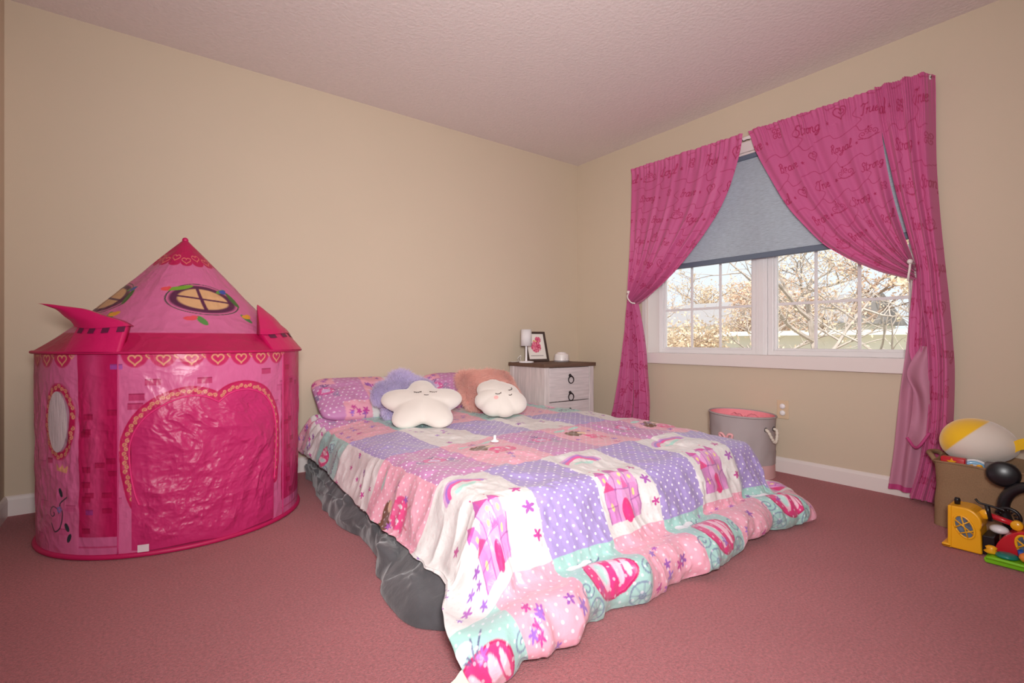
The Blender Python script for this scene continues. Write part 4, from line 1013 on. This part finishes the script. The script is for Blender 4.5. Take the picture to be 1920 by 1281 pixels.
Pclosed = np.concatenate([P, P[:1]], 0); cc = np.concatenate([cv.c, cv.c[:1]], 0)
grid('wall_fabric', Pclosed, M_tent, tn, cols=cc)
# netted pane in the side window
tw = np.radians(-144.5); 
gu = np.linspace(-1, 1, 24); gv = np.linspace(0, 1, 10)
pn = []
for a in np.linspace(0, 2*PI, 40, endpoint=False):
    row = []
    for r in np.linspace(0, 1, 8):
        uu = wx+.050*r*math.cos(a); zz_ = wz+.116*r*math.sin(a); tt_ = uu/RU-PI/2
        kk = 1.008+.012*zz_/RIMZ; row.append((TA*kk*math.cos(tt_), TB*kk*math.sin(tt_), zz_))
    pn.append(row)
grid('window_net', np.array(pn), mat('white_netting', (206,188,192), .7, .3, bump=.3, bscale=40, bdist=.006, var=.12, vscale=20, stretch=(3,3,.5)), tn, closeu=True)
# door flap of crinkled satin nylon
inl = cr(inn_l, 10)[::-1]; inr = cr(inn_r, 10)
ux = np.linspace(-.185, .335, 260)
topz = np.where(ux < .09, np.interp(ux, inl[:, 0][inl[:, 1] > .40], inl[:, 1][inl[:, 1] > .40]), np.interp(ux, inr[:, 0][inr[:, 1] > .40], inr[:, 1][inr[:, 1] > .40]))
topz = topz+.006; q = np.linspace(0, 1, 260)
U_, Q_ = np.meshgrid(ux, q, indexing='ij'); bot = .028+.012*sstep(0, .335, U_)*0+.01*vnoise(U_*8, Q_*0, 3)
taper = 1-.10*(1-Q_)*0
Zd = bot+(topz[:, None]-bot)*Q_; Ud = U_+(.02*(1-Q_))*np.sign(.09-U_)*0
crink = .007*ridge(Ud*9+.8*vnoise(Ud*5, Zd*5, 2), Zd*9, 51, 4)+.012*fbm(Ud*4, Zd*4, 52, 2)
env = np.clip(np.minimum(np.minimum(Q_, 1-Q_)*8, np.minimum(U_+.185, .335-U_)*18), 0, 1)
tt_ = Ud/RU-PI/2; kk = 1.010+.012*Zd/RIMZ+env*(crink+.006)/RU
grid('door_flap', np.stack([TA*kk*np.cos(tt_), TB*kk*np.sin(tt_), Zd], -1), crumple(mat('door_satin', (204,46,112), .42, .5, trans=.12), 8, .011), tn)
# rings and piping
def ring(name, z, k, r, m=M_pipe):
    t = np.linspace(0, 2*PI, 121); return tube(name, np.stack([TA*k*np.cos(t), TB*k*np.sin(t), np.full_like(t, z)], -1), r, m, tn, 8)
ring('bottom_ring', .011, 1.006, .010); ring('top_ring', RIMZ, 1.03, .006)
# piping along the tower seams and the doorway
for d in (-117, -43):
    zz_ = np.linspace(.02, RIMZ-.01, 30); a = math.radians(d); tube('tower_seam', np.stack([TA*1.012*np.cos(a)+0*zz_, TB*1.012*np.sin(a)+0*zz_, zz_], -1), .0028, mat('seam_pink', (200,60,120), .5, .4), tn, 6)
dpth = np.vstack([cr(inn_l, 8)[::-1], cr(inn_r, 8)[1:]]); ta = dpth[:, 0]/RU-PI/2; kk = 1.014+.012*dpth[:, 1]/RIMZ
tube('door_piping', np.stack([TA*kk*np.cos(ta), TB*kk*np.sin(ta), dpth[:, 1]], -1), .0035, mat('door_piping_pink', (222,50,120), .45, .4), tn, 6)
# corner patch at the hem
pt = []
for uu in np.linspace(-.165, -.130, 4): pt.append([(TA*1.022*math.cos(uu/RU-PI/2), TB*1.022*math.sin(uu/RU-PI/2), z_) for z_ in (.022, .05)])
grid('hem_label', np.array(pt), mat('label_white', (222,200,206), .6, .3), tn)
# roof
nth, nf = 620, 260
th = np.linspace(-PI*1.5, PI*.5, nth); f = np.linspace(0, 1, nf)       # f: 0 rim -> 1 peak
cv = Canvas((th+PI/2)*.25, f*.72, (214,108,154))                        # u measured at half height, v slant metres
U0 = lambda d: (math.radians(d)+PI/2)*.25
w = cv.win(-9, 9, 0, .092); cv.c[w] = lin((188,26,84))
x = cv.u[0]
w = cv.win(-9, 9, .555, .8); cv.c[w] = lin((192,20,84))
k = 0
while x < cv.u[-1]:
    cv.ell(x, .553, .05, .03, (192,20,84)); h_ = heartpts(0, 0, .024); h_[:, 0] = h_[:, 0]*1.7+x; h_[:, 1] = h_[:, 1]*.95+.563+(.02 if k % 2 else 0)
    cv.stroke(h_, .0055, (226,120,110)); x += .0982; k += 1
def roofwin(d, vc, tilt):
    x = U0(d); FR = (92,34,70); c_, s_ = math.cos(tilt), math.sin(tilt)
    cv.ell(x, vc, .128, .098, (72,74,66), tilt, ring=.005); cv.ell(x, vc, .118, .088, FR, tilt); cv.ell(x, vc, .090, .066, (222,172,124), tilt)
    cv.stroke([(x-.10*c_, vc-.10*s_), (x+.10*c_, vc+.10*s_)], .010, FR); cv.stroke([(x+.0, vc-.07), (x-.014, vc+.07)], .012, FR)
    for (a, b, col, lf) in ((-.135, .058, (226,76,80), (110,160,50)), (-.05, -.125, (226,76,90), (90,140,70)), (.125, -.105, (236,160,50), (80,130,80)), (.095, .055, (64,84,170), (90,150,60))):
        cv.ell(x+a+(.03 if a < 0 else -.005), vc+b+(.004 if b > 0 else -.012), .030, .011, lf, .4 if b > 0 else 1.9); cv.ell(x+a, vc+b, .017, .013, col); cv.ell(x+a+.010, vc+b+.008, .010, .010, col)
    cv.ell(x-.075, vc+.07, .05, .012, (120,165,50), .35)
    cv.ell(x+.118, vc+.005, .012, .05, (74,110,52), .1)
for d in (-78, -165, 12, 100): roofwin(d, .30, -.18)
THr, Fr = np.meshgrid(th, f, indexing='ij')
prof_r = np.interp(Fr, [0, .10, .16, 1], [1.03, .90, .815, .012])
prof_z = np.interp(Fr, [0, .10, .16, 1], [RIMZ+.001, RIMZ+.058, RIMZ+.098, PEAK])
flat = 1-.045*np.abs(np.sin((THr-math.radians(-118))*2))*np.sin(np.clip(Fr, 0, 1)*PI)**.7
prof_r = prof_r*flat+.010*fbm(THr*3, Fr*3, 61, 2)*np.sin(Fr*PI)+.003*ridge(THr*7, Fr*8, 63, 3)*np.sin(Fr*PI)
P = np.stack([TA*prof_r*np.cos(THr)+.012*Fr, TB*prof_r*np.sin(THr), prof_z], -1)
grid('roof', P, M_tent, tn, cols=cv.c)
bm = bmesh.new(); bmesh.ops.create_uvsphere(bm, u_segments=16, v_segments=10, radius=.013); bmesh.ops.translate(bm, vec=(.012, 0, PEAK-.002), verts=bm.verts); bmo('peak_cap', bm, M_pipe, tn, True)
# two turrets: collar at the rim + floppy spire
M_tur = mat('turret_satin', (198,22,92), .36, .55, bump=.35, bscale=16, bdist=.012)
M_notch = mat('turret_notch', (96,24,60), .5, .4)
def turret(d0, d1, coll_top, tip, bend, lean, wid):
    a = np.radians(np.linspace(d0, d1, 24)); h = np.linspace(0, 1, 10)
    A_, H_ = np.meshgrid(a, h, indexing='ij'); k = 1.035-lean*H_
    z = RIMZ+.004+coll_top*H_*(1+.06*np.sin(A_*9)); bulge = .012*np.sin((A_-a[0])/(a[-1]-a[0])*PI)
    P1 = np.stack([(TA*k+bulge)*np.cos(A_), (TB*k+bulge)*np.sin(A_), z], -1)
    inner = P1[::-1].copy(); inner[..., :2] *= .93; inner[..., 2] += 0
    P1 = np.concatenate([P1, inner, P1[:1]], 0)
    col = grid('turret_collar', P1, M_tur, tn)
    n1 = P1[1:23:5, -2:]
    for i in (2, 8, 14, 20):
        seg = P1[i:i+4, 7:10].copy(); seg[..., :2] *= 1.006; grid('notch', seg, M_notch, col)
    # spire: rings from the collar top to the tip along a bent centreline
    top = P1[:47, -1]; c0 = top.mean(0); tip = np.array(tip)-np.array([TX, TY, 0]); mid = np.array(bend)-np.array([TX, TY, 0])
    rows = []
    for s in np.linspace(0, 1, 22):
        cen = (1-s)**2*c0+2*s*(1-s)*mid+s*s*tip; sc = (1-s)**.85; off = (top-c0)*sc*1.12
        rows.append(cen+off+np.array([0, 0, .004*math.sin(s*14)*(1-s)]))
    rows = np.array(rows).transpose(1, 0, 2)
    grid('turret_spire', np.concatenate([rows, rows[:1]], 0), M_tur, tn)
turret(-139, -116, .095, (-3.56, -.715, .970), (-3.44, -.80, .955), .10, 1)
turret(-52, -12, .075, (-2.80, -.70, 1.0), (-2.75, -.74, .93), .12, 1)

# ------------------------------------------------------------------ burlap toy bin, plush and toys
M_burl = mat('burlap', (150,120,92), .9, .1, bump=.6, bscale=420, bdist=.002, var=.12, vscale=220, stretch=(1,1,1))
bn = empty('toy_bin', (-.24, -2.93, 0), 'brown burlap toy bin with fabric handle standing by the pink curtain', 'toy bin')
BWX, BWY, BH = .165, .27, .285
th = np.linspace(0, 2*PI, 140, endpoint=False); zb_ = np.linspace(0, 1, 24)
A_, Zb = np.meshgrid(th, zb_, indexing='ij')
r_ = (np.abs(np.cos(A_)/BWX)**9+np.abs(np.sin(A_)/BWY)**9)**(-1/9)
r_ = r_*(1-.03*np.sin(Zb*PI))+.006*fbm(A_*4, Zb*3, 3, 2)*np.sin(Zb*PI)
P = np.stack([r_*np.cos(A_), r_*np.sin(A_), .002+Zb*BH+.004*np.sin(A_*6)*Zb], -1)
full = np.concatenate([P, P[:, ::-1][:, :14]*np.array([.965, .965, 1])], 1)
grid('body', full, M_burl, bn, closeu=True)
tube('rim_hem', np.vstack([P[:, -1], P[:2, -1]]), .005, M_burl, bn, 6)
bt = P[::4, 0]; pyd('bottom', [tuple(v) for v in bt], [tuple(range(len(bt)))], M_burl, bn)
for s in (1, -1):
    lp_ = cr([(-.07, s*BWY, .265), (-.06, s*(BWY+.022), .295), (-.02, s*(BWY+.04), .30), (.03, s*(BWY+.04), .298), (.07, s*(BWY+.022), .292), (.08, s*BWY, .262)], 8)
    V, F = tubemesh(lp_, .011, 8); V = [(v[0], v[1], v[2]) for v in V]; pyd('handle', V, F, M_burl, bn, True)

# yellow and white plush
M_py = mat('plush_yellow', (246,196,40), .85, .15, bump=.3, bscale=300, bdist=.002, sheen=.5); M_pw = mat('plush_cream', (228,216,204), .85, .15, bump=.3, bscale=300, bdist=.002, sheen=.5)
pl = empty('plush_toy', (-.215, -2.785, .265), 'round yellow and cream stuffed plush toy lying on the burlap bin', 'plush toy')
th = np.linspace(0, 2*PI, 200, endpoint=False); ph = np.linspace(0, PI, 130)
A_, Ph = np.meshgrid(th, ph, indexing='ij')
ex_, ey_, ez_ = .12, .135, .102
ax = np.stack([ex_*np.sin(Ph)*np.cos(A_), ey_*np.cos(Ph)+.0*A_, ez_*np.sin(Ph)*np.sin(A_)], -1)
taper = 1+.10*np.cos(Ph); ax[..., 0] *= taper; ax[..., 2] *= taper
ax[..., 2] += .095+.012*np.sin(Ph)
yel = sstep(.046, .052, ax[..., 1]*.8+(ax[..., 2]-.095)*.75)
colp = lin((228,216,204))*(1-yel[..., None])+lin((246,196,40))*yel[..., None]
grid('body', ax, mat('plush_cloth', attr='Col', rough=.85, spec=.15, bump=.3, bscale=300, bdist=.002, sheen=.5), pl, cols=colp, closeu=True)
fin = [[(-.03+.018*h_*math.sin(PI*min(max(t, .02), .98)), -.105-.11*t, .09+.035*math.sin(t*PI)+(k_-.5)*.055*(1-.5*t)) for k_ in np.linspace(0, 1, 9)] for h_ in (1, -1) for t in (np.linspace(0, 1, 10) if h_ > 0 else np.linspace(1, 0, 10))]
grid('tail_fin', np.array(fin), M_py, pl, closeu=True)
# toys poking out of the bin
def plas(n, c): return mat('toy_'+n, c, .3, .5, coat=.2)
M_red = plas('red', (196,30,44)); M_yel = plas('yellow', (240,172,28)); M_blk = mat('toy_black', (24,22,26), .32, .5); M_grn = plas('green', (122,196,30)); M_teal = plas('teal', (16,120,110))
M_blue = plas('blue', (40,90,180)); M_wht = plas('white', (236,234,236)); M_org = plas('orange', (240,140,60)); M_pur = plas('purple', (170,60,140))
rb = empty('toy_book', (-.35, -2.715, .235), 'red toy block with a yellow star inside the burlap bin', 'toy')
box('block', (-.02, -.055, 0), (.02, .03, .075), M_red, rb, .006, 3)
V = []; F = []
for k in range(10):
    a = PI/2+k*PI/5; r = .018 if k % 2 == 0 else .008; V += [(-.021, -.01+r*math.cos(a), .055+r*math.sin(a)), (-.025, -.01+r*math.cos(a), .055+r*math.sin(a))]
F = [tuple(range(1, 20, 2))[::-1]]+[((2*k), (2*k+1), (2*k+3) % 20, (2*k+2) % 20) for k in range(10)]
pyd('star', V, F, M_yel, rb)
pl8 = empty('toy_plate', (-.318, -2.79, .225), 'white toy plate with a blue band stuck upright in the burlap bin', 'toy')
o = lathe('plate', [(0, 0), (.045, .002), (.060, .010), (.062, .014), (.058, .013), (.045, .006), (0, .004)], M_wht, pl8, 36); o.rotation_euler = (PI/2-.1, .0, -PI/2+.2); o.location = (0, 0, .02)
o = lathe('blue_band', [(.040, .006), (.053, .0105), (.053, .012), (.040, .0075)], plas('sky', (120,176,214)), pl8, 36); o.rotation_euler = (PI/2-.1, .0, -PI/2+.2); o.location = (-.001, 0, .0205)
fg = empty('toy_figure', (-.36, -2.815, .225), 'small yellow toy figure standing among the toys in the bin', 'toy')
lathe('figure_body', [(0, 0), (.014, .002), (.016, .03), (.010, .045), (0, .047)], M_yel, fg, 16)
bm = bmesh.new(); bmesh.ops.create_uvsphere(bm, u_segments=14, v_segments=10, radius=.013); bmesh.ops.translate(bm, vec=(0, 0, .056), verts=bm.verts); bmo('head', bm, M_yel, fg, True)
tube('arm', [(0, .01, .036), (-.004, .022, .05), (-.004, .026, .065)], .005, M_yel, fg)
tube('arm', [(0, -.01, .036), (-.006, -.02, .026), (-.01, -.024, .018)], .005, M_yel, fg)
pb = box('toy_block', (-.375, -2.805, .225), (-.345, -2.775, .268), M_pur, None, .006, 3); tag(pb, 'small purple toy block beside the yellow figure in the bin', 'toy')
gb = empty('toy_box', (-.352, -2.878, .19), 'plain grey cardboard toy box standing in the burlap bin', 'box')
M_gry = mat('grey_card', (120,114,114), .7, .2)
box('carton', (-.022, -.045, 0), (.022, .045, .115), M_gry, gb, .002); box('lid_flap', (-.0235, -.045, .098), (.0235, .045, .1175), M_gry, gb, .001)
rbx = empty('toy_car', (-.32, -2.99, .20), 'red toy car with blue wheels lying in the burlap bin', 'toy')
box('car_body', (-.03, -.06, .03), (.03, .06, .075), M_red, rbx, .012, 3); box('cabin', (-.024, -.03, .07), (.024, .03, .10), M_blue, rbx, .010, 3)
for (sx, sy) in ((-1,-1), (-1,1), (1,-1), (1,1)):
    o = lathe('wheel', [(0, -.008), (.02, -.008), (.022, 0), (.02, .008), (0, .008)], M_blue, rbx, 18); o.rotation_euler = (0, PI/2, 0); o.location = (sx*.03, sy*.036, .026)

# plastic playset in front of the bin
ps = empty('toy_playset', (-.60, -2.86, 0), 'plastic playset with yellow lattice-window tower, red dome and black discs', 'toy playset')
# yellow tower: extruded silhouette with a domed right shoulder, front toward the room (-x)
def extr(name, pts, x0, x1, m, parent=ps, bev=.004):
    bm = bmesh.new(); vs = [bm.verts.new((x0, p[0], p[1])) for p in pts]; fc = bm.faces.new(vs)
    r = bmesh.ops.extrude_face_region(bm, geom=[fc]); bmesh.ops.translate(bm, vec=(x1-x0, 0, 0), verts=[v for v in r['geom'] if isinstance(v, bmesh.types.BMVert)])
    bmesh.ops.recalc_face_normals(bm, faces=bm.faces)
    if bev: bmesh.ops.bevel(bm, geom=[e for e in bm.edges if len(e.link_faces) == 2 and e.calc_face_angle(0) > .9], offset=bev, segments=3, affect='EDGES', profile=.5)
    return bmo(name, bm, m, parent, False)
sil = [(.084, .004), (.084, .170), (.045, .172)]+[(.035-.050*math.cos(a), .120+.052*math.sin(a)) for a in np.linspace(PI/2-.1, -.45, 14)]+[(-.012, .086), (-.016, .004)]
tw_ = extr('yellow_tower', sil[::-1], -.068, .04, M_yel, bev=.006)
box('ledge', (-.075, .075, .004), (.03, .105, .020), M_yel, ps, .008, 3)
box('edge_strip', (-.072, .074, .004), (.045, .086, .172), M_yel, ps, .004)
# oval lattice window on the tower
wo = []
cy_, cz_ = .036, .098
def wpt(a, r): 
    p, q = .026*r*math.cos(a), .042*r*math.sin(a); c_, s_ = math.cos(-.42), math.sin(-.42); return (cy_+p*c_-q*s_, cz_+p*s_+q*c_)
pn = pyd('window_pane', [(-.0705,)+wpt(a, 1) for a in np.linspace(0, 2*PI, 28, endpoint=False)]+[(-.066,)+wpt(a, 1) for a in np.linspace(0, 2*PI, 28, endpoint=False)], [tuple(range(28))[::-1]]+[(k, (k+1) % 28, 28+(k+1) % 28, 28+k) for k in range(28)], mat('toy_pane', (92,104,120), .25, .5, var=.6, vscale=60), ps)
tube('window_rim', [(-.070,)+wpt(a, 1.05) for a in np.linspace(0, 2*PI, 33)], .004, M_yel, ps, 8)
for (a0, a1) in ((.9, -2.3), (1.9, -1.35), (.1, 2.75), (-.5, 3.6)):
    p0, p1 = wpt(a0, 1), wpt(a1, 1); tube('lattice_bar', [(-.0725,)+p0, (-.073, (p0[0]+p1[0])/2, (p0[1]+p1[1])/2), (-.0725,)+p1], .0025, M_yel, ps, 6)
lathe('black_knob', [(0, .168), (.009, .168), (.010, .188), (.008, .196), (0, .197)], M_blk, ps, 18, (-.02, .066, 0))
box('black_panel', (-.055, -.048, .006), (.04, -.014, .078), M_blk, ps, .003)
tube('black_hook', cr([(-.02, .012, .205), (-.02, .0, .192), (-.02, -.03, .188), (-.02, -.062, .183), (-.02, -.07, .180)], 6), .0042, M_blk, ps, 8)
tube('hook_stem', [(-.02, -.022, .188), (-.02, -.025, .165), (-.02, -.032, .13)], .008, M_blk, ps, 8)
# red arm with yellow joints
tube('red_arm', [(-.01, -.022, .150), (-.01, -.06, .142), (-.01, -.10, .133)], .0105, M_red, ps, 14)
for (y_, z_) in ((-.016, .151), (-.104, .132)):
    o = lathe('yellow_joint', [(0, -.012), (.016, -.012), (.018, -.008), (.018, .008), (.016, .012), (0, .012)], M_yel, ps, 22); o.rotation_euler = (0, PI/2, 0); o.location = (-.014, y_, z_)
# red dome with its lattice window
dm = [(-.045-.105*(1-math.cos(a))/1.0, .010+.115*math.sin(a)) for a in np.linspace(0, PI/2, 12)]+[(-.26, .125), (-.26, .010)]
extr('red_dome', dm, -.05, .05, M_red)
cy_, cz_ = -.135, .068
pyd('window_pane', [(-.0525,)+wpt(a, .95) for a in np.linspace(0, 2*PI, 28, endpoint=False)]+[(-.049,)+wpt(a, .95) for a in np.linspace(0, 2*PI, 28, endpoint=False)], [tuple(range(28))[::-1]]+[(k, (k+1) % 28, 28+(k+1) % 28, 28+k) for k in range(28)], MATS['toy_pane'], ps)
tube('window_rim', [(-.053,)+wpt(a, 1.0) for a in np.linspace(0, 2*PI, 33)], .0045, M_yel, ps, 8)
for (a0, a1) in ((.9, -2.3), (1.9, -1.35), (.1, 2.75), (-.5, 3.6)):
    p0, p1 = wpt(a0, 1), wpt(a1, 1); tube('lattice_bar', [(-.055,)+p0, (-.055,)+p1], .0028, M_yel, ps, 6)
# green tray
tr = [(-.035, .002), (-.03, .018), (-.05, .026), (-.32, .024), (-.33, .002)]
extr('green_tray', tr, -.135, -.055, M_grn, bev=.005)
tube('tray_lip', cr([(-.135, -.04, .022), (-.143, -.07, .026), (-.143, -.2, .024), (-.135, -.32, .022)], 6), .006, M_grn, ps, 8)
# black discs and ring at the back of the set
def disc(name, y_, z_, ry, rz, x_, th_, m=M_blk, tilt=.15):
    o = lathe(name, [(0, -th_), (.75, -th_), (.93, -th_*.6), (1, 0), (.93, th_*.6), (.75, th_), (0, th_)], m, ps, 44); o.rotation_euler = (tilt, -PI/2+.1, 0)
    o.scale = (rz, ry, 1); o.location = (x_, y_, z_); return o
disc('black_disc', -.052, .298, .052, .05, .085, .014)
rg = [(.075, -.135+.082*math.cos(a), .168+.098*math.sin(a)) for a in np.linspace(0, 2*PI, 40)]
V, F = tubemesh(rg, .02, 10, False); pyd('black_ring', V, F, M_blk, ps, True)
tube('disc_post', [(.085, -.06, .25), (.08, -.085, .235)], .012, M_blk, ps, 10)
gw = [(.02, -.075+.034*math.cos(a), .148+.034*math.sin(a)) for a in np.linspace(.2, PI*1.25, 24)]
tube('toothed_arc', gw, .006, M_blk, ps, 8)
for a in np.linspace(.5, PI*1.15, 7): tube('tooth', [(.02, -.075+.032*math.cos(a), .148+.032*math.sin(a)), (.02, -.075+.018*math.cos(a), .148+.018*math.sin(a))], .0035, M_blk, ps, 6)
box('rear_post', (.05, -.26, .0), (.09, -.05, .085), M_blk, ps, .008, 3)
bm = bmesh.new(); bmesh.ops.create_uvsphere(bm, u_segments=18, v_segments=12, radius=.024); bmesh.ops.scale(bm, vec=(1, 1.2, .7), verts=bm.verts); bmesh.ops.translate(bm, vec=(.005, -.052, .098), verts=bm.verts); bmo('white_bulb', bm, M_wht, ps, True)
# small pieces lying on the tray
def piece(name, lab, pr, m, loc, rot=(0,0,0), sc=(1,1,1)):
    o = lathe(name, pr, m, None, 26); o.location = loc; o.rotation_euler = rot; o.scale = sc; return tag(o, lab, 'toy')
piece('toy_disc', 'teal green round toy disc on the green tray', [(0, 0), (.030, 0), (.033, .004), (.030, .010), (.02, .014), (0, .015)], M_teal, (-.692, -2.948, .0275))
piece('toy_flower', 'yellow toy flower piece on the green tray beside the red dome', [(0, 0), (.014, .0), (.020, .006), (.012, .014), (.016, .022), (.008, .028), (0, .029)], M_yel, (-.688, -2.905, .0275), sc=(1, 1.1, 1))
piece('toy_ball', 'orange toy ball piece at the end of the green tray', [(0, 0), (.014, .003), (.021, .014), (.018, .026), (.008, .033), (0, .034)], M_org, (-.70, -3.0, .0275))
piece('toy_cup', 'small blue toy cup on the green tray behind the orange ball', [(0, 0), (.016, 0), (.020, .03), (.018, .03), (.014, .004), (0, .004)], M_blue, (-.668, -2.992, .0275))

# ------------------------------------------------------------------ the yard outside the window
GZ = -1.35
M_grass = mat('winter_lawn', (186,180,160), .95, .1, var=.15, vscale=1.5)
g = box('lawn', (TH+.05, -40, GZ-.1), (70, 60, GZ), M_grass); tag(g, 'pale winter lawn outside the window', 'lawn', kind='structure')
M_stuc = mat('cream_stucco', (226,222,210), .9, .1, var=.03, vscale=3); M_wtrim = mat('house_white', (240,238,232), .7, .2); M_roofg = mat('grey_shingle', (150,146,146), .9, .1)
ga = empty('garage', (12, -3, GZ), 'low cream garage with white fascia and door beyond the window', 'building')
box('wall', (0, -9, 0), (5, 12, 2.33), M_stuc, ga)
box('fascia', (-.3, -9.3, 2.33), (5.3, 12.3, 2.46), M_wtrim, ga)
gd = box('garage_door', (-.06, -.62, 0), (.02, 1.42, 2.04), M_wtrim, ga)
for k in range(4): box('door_panel', (-.085, -.5, .12+k*.48), (-.06, 1.3, .12+k*.48+.38), M_wtrim, gd, .01)
ho = empty('house', (26, 6, GZ), 'white neighbouring house with grey roof behind bare trees', 'building')
box('wall', (0, 1, 0), (8, 16, 3.1), M_wtrim, ho)
V = [(-.5, .5, 3.1), (8.5, .5, 3.1), (8.5, 16.5, 3.1), (-.5, 16.5, 3.1), (4, .5, 4.9), (4, 16.5, 4.9)]
pyd('roof', V, [(0,4,5,3), (1,2,5,4), (0,1,4), (3,5,2), (0,3,2,1)], M_roofg, ho)
for y_ in (2.5, 5.0, 8.5, 12):
    wf = box('window', (-.06, y_-.55, 1.5), (.0, y_+.55, 2.6), M_wtrim, ho); box('pane', (-.075, y_-.47, 1.58), (-.058, y_+.47, 2.52), mat('dark_pane', (96,96,104), .2, .5), wf)
    box('glazing_bar', (-.085, y_-.02, 1.58), (-.07, y_+.02, 2.52), M_wtrim, wf)

M_bark = [mat('bark_grey', (176,164,154), .9, .1, var=.2, vscale=9), mat('bark_brown', (166,146,132), .9, .1, var=.2, vscale=9)]
M_leaf = [mat('tan_leaves', (222,200,172), .8, .1, trans=.3, var=.2, vscale=3), mat('olive_leaves', (176,172,110), .8, .1, trans=.3, var=.2, vscale=3), mat('rust_leaves', (222,192,168), .8, .1, trans=.3, var=.2, vscale=3), mat('evergreen_leaves', (110,120,92), .8, .1, trans=.2, var=.2, vscale=3)]
def tree(name, label, loc, h, seed, nleaf, leafm, bark=0, spread=.6, lean=(0, 0), lsize=.05, levels=4, low=.25, stems=1):
    r = random.Random(seed); root = empty(name, loc, label, 'tree', group='trees in the yard')
    V = []; F = []; tips = []
    def branch(p, d, L, rad, lev):
        n = 5; pts = [Vector(p)]; dd_ = Vector(d)
        for i in range(n):
            dd_ = (dd_+Vector((r.gauss(0, .13), r.gauss(0, .13), r.gauss(.03, .10)))).normalized(); pts.append(pts[-1]+dd_*L/n)
        v, f_ = tubemesh([tuple(q) for q in pts], np.linspace(rad, rad*.5, n+1), 5 if lev < 2 else 4, False)
        b0 = len(V); V.extend(v); F.extend([tuple(i+b0 for i in q) for q in f_])
        if lev >= levels-1: tips.extend(pts[1:])
        if lev < levels:
            kids = [4, 5, 5, 4][min(lev, 3)]
            for c in range(kids):
                t = low+(1-low)*(c+r.random()*.7)/kids; i = min(int(t*n), n-1); q = pts[i].lerp(pts[i+1], t*n-i)
                side = Vector((r.gauss(0, 1), r.gauss(0, 1), r.gauss(.25, .5))).normalized()
                branch(q, (dd_*(1-spread)+side*spread).normalized(), L*r.uniform(.45, .72), rad*.5, lev+1)
    for k in range(stems):
        d = Vector((lean[0]+(r.gauss(0, .25) if stems > 1 else 0), lean[1]+(r.gauss(0, .25) if stems > 1 else 0), 1)).normalized()
        branch((r.gauss(0, .05)*stems, r.gauss(0, .05)*stems, -.02), d, h*.55, h*.016, 0)
    pyd('branches', V, F, M_bark[bark], root, False)
    if nleaf:
        g_ = np.random.default_rng(seed); tp = np.array([tuple(t) for t in tips]); c = tp[g_.integers(0, len(tp), nleaf)]+g_.normal(0, .14, (nleaf, 3))
        a = g_.normal(0, 1, (nleaf, 3)); a /= np.linalg.norm(a, axis=1)[:, None]; b = np.cross(a, g_.normal(0, 1, (nleaf, 3))); b /= np.linalg.norm(b, axis=1)[:, None]; s = lsize*g_.uniform(.6, 1.3, (nleaf, 1))
        Vv = np.stack([c-a*s, c+b*s*.5, c+a*s, c-b*s*.5], 1).reshape(-1, 3); Ff = np.arange(nleaf*4).reshape(-1, 4)
        o = pyd('foliage', Vv, Ff, M_leaf[leafm], root); o['kind'] = 'stuff'
    return root
tree('tree', 'leaning grey tree with crossing bare limbs in front of the garage', (7.2, .9, GZ), 5.5, 3, 500, 0, 0, .6, (0, -.5), .04)
tree('tree', 'many-stemmed bare tree spreading by the garage wall', (6.0, -1.6, GZ), 4.2, 12, 0, 0, 0, .55, (0, -.25), .04, 3, .2, 4)
tree('shrub_tree', 'tan-leaved bushy tree at the garage end nearest the house', (8.5, 4.2, GZ), 3.6, 21, 7000, 0, 1, .7, (0, 0), .05, 4, .1, 3)
tree('shrub_tree', 'rust-leaved bushy tree beside the white house', (19, 8.2, GZ), 6.4, 22, 7000, 2, 1, .65, (0, 0), .08, 4, .15, 2)
tree('tree', 'tall tan-leaved tree rising behind the garage', (19, -1.0, GZ), 8.5, 31, 8000, 0, 1, .6, (0, 0), .12)
tree('tree', 'tall bare grey tree behind the garage roof', (24, -3.4, GZ), 10, 33, 700, 1, 0, .6, (0, 0), .09)
tree('tree', 'dark evergreen standing behind the garage', (30, -6.0, GZ), 7.5, 35, 9000, 3, 1, .7, (0, 0), .13, 4, .1)
tree('tree', 'pale olive-leaved tree over the garage door', (21.6, -7.2, GZ), 7.5, 37, 5000, 1, 0, .65, (0, 0), .09, 4, .1)
tree('tree', 'bare grey tree at the far end of the garage', (21, -13, GZ), 8.5, 39, 1500, 1, 0, .6, (0, 0), .1)
tree('tree', 'tall bare brown tree behind the white house', (54, 30, GZ), 13, 41, 3000, 0, 1, .6, (0, 0), .12)
tree('tree', 'bare brown tree between the garage and the white house', (21.5, 5.2, GZ), 8.5, 43, 1500, 2, 1, .6, (0, 0), .1)
tree('shrub_tree', 'yellow-green leafy shrub at the foot of the garage wall', (10.3, -4.6, GZ), 2.0, 45, 3500, 1, 0, .7, (0, 0), .05, 3, .1, 4)
tree('tree', 'bare brown tree forking at the garage end beside the tan bush', (9.8, 7.0, GZ), 4.8, 51, 900, 2, 1, .6, (0, .1), .05)
tree('tree', 'slender bare grey tree between the tan bush and the leaning tree', (9.6, 2.6, GZ), 5.0, 53, 600, 0, 0, .6, (0, .25), .045)
tree('tree', 'tall bare grey tree rising behind the rust-leaved tree', (38, 14, GZ), 13, 55, 2500, 0, 0, .62, (0, 0), .1)
tree('tree', 'broad bare brown tree behind the middle of the garage roof', (30, .5, GZ), 12, 57, 5000, 0, 1, .62, (0, 0), .12)
tree('tree', 'wide pale bare tree behind the far garage corner', (38, -15, GZ), 13, 59, 6000, 1, 0, .65, (0, 0), .12, 4, .1)
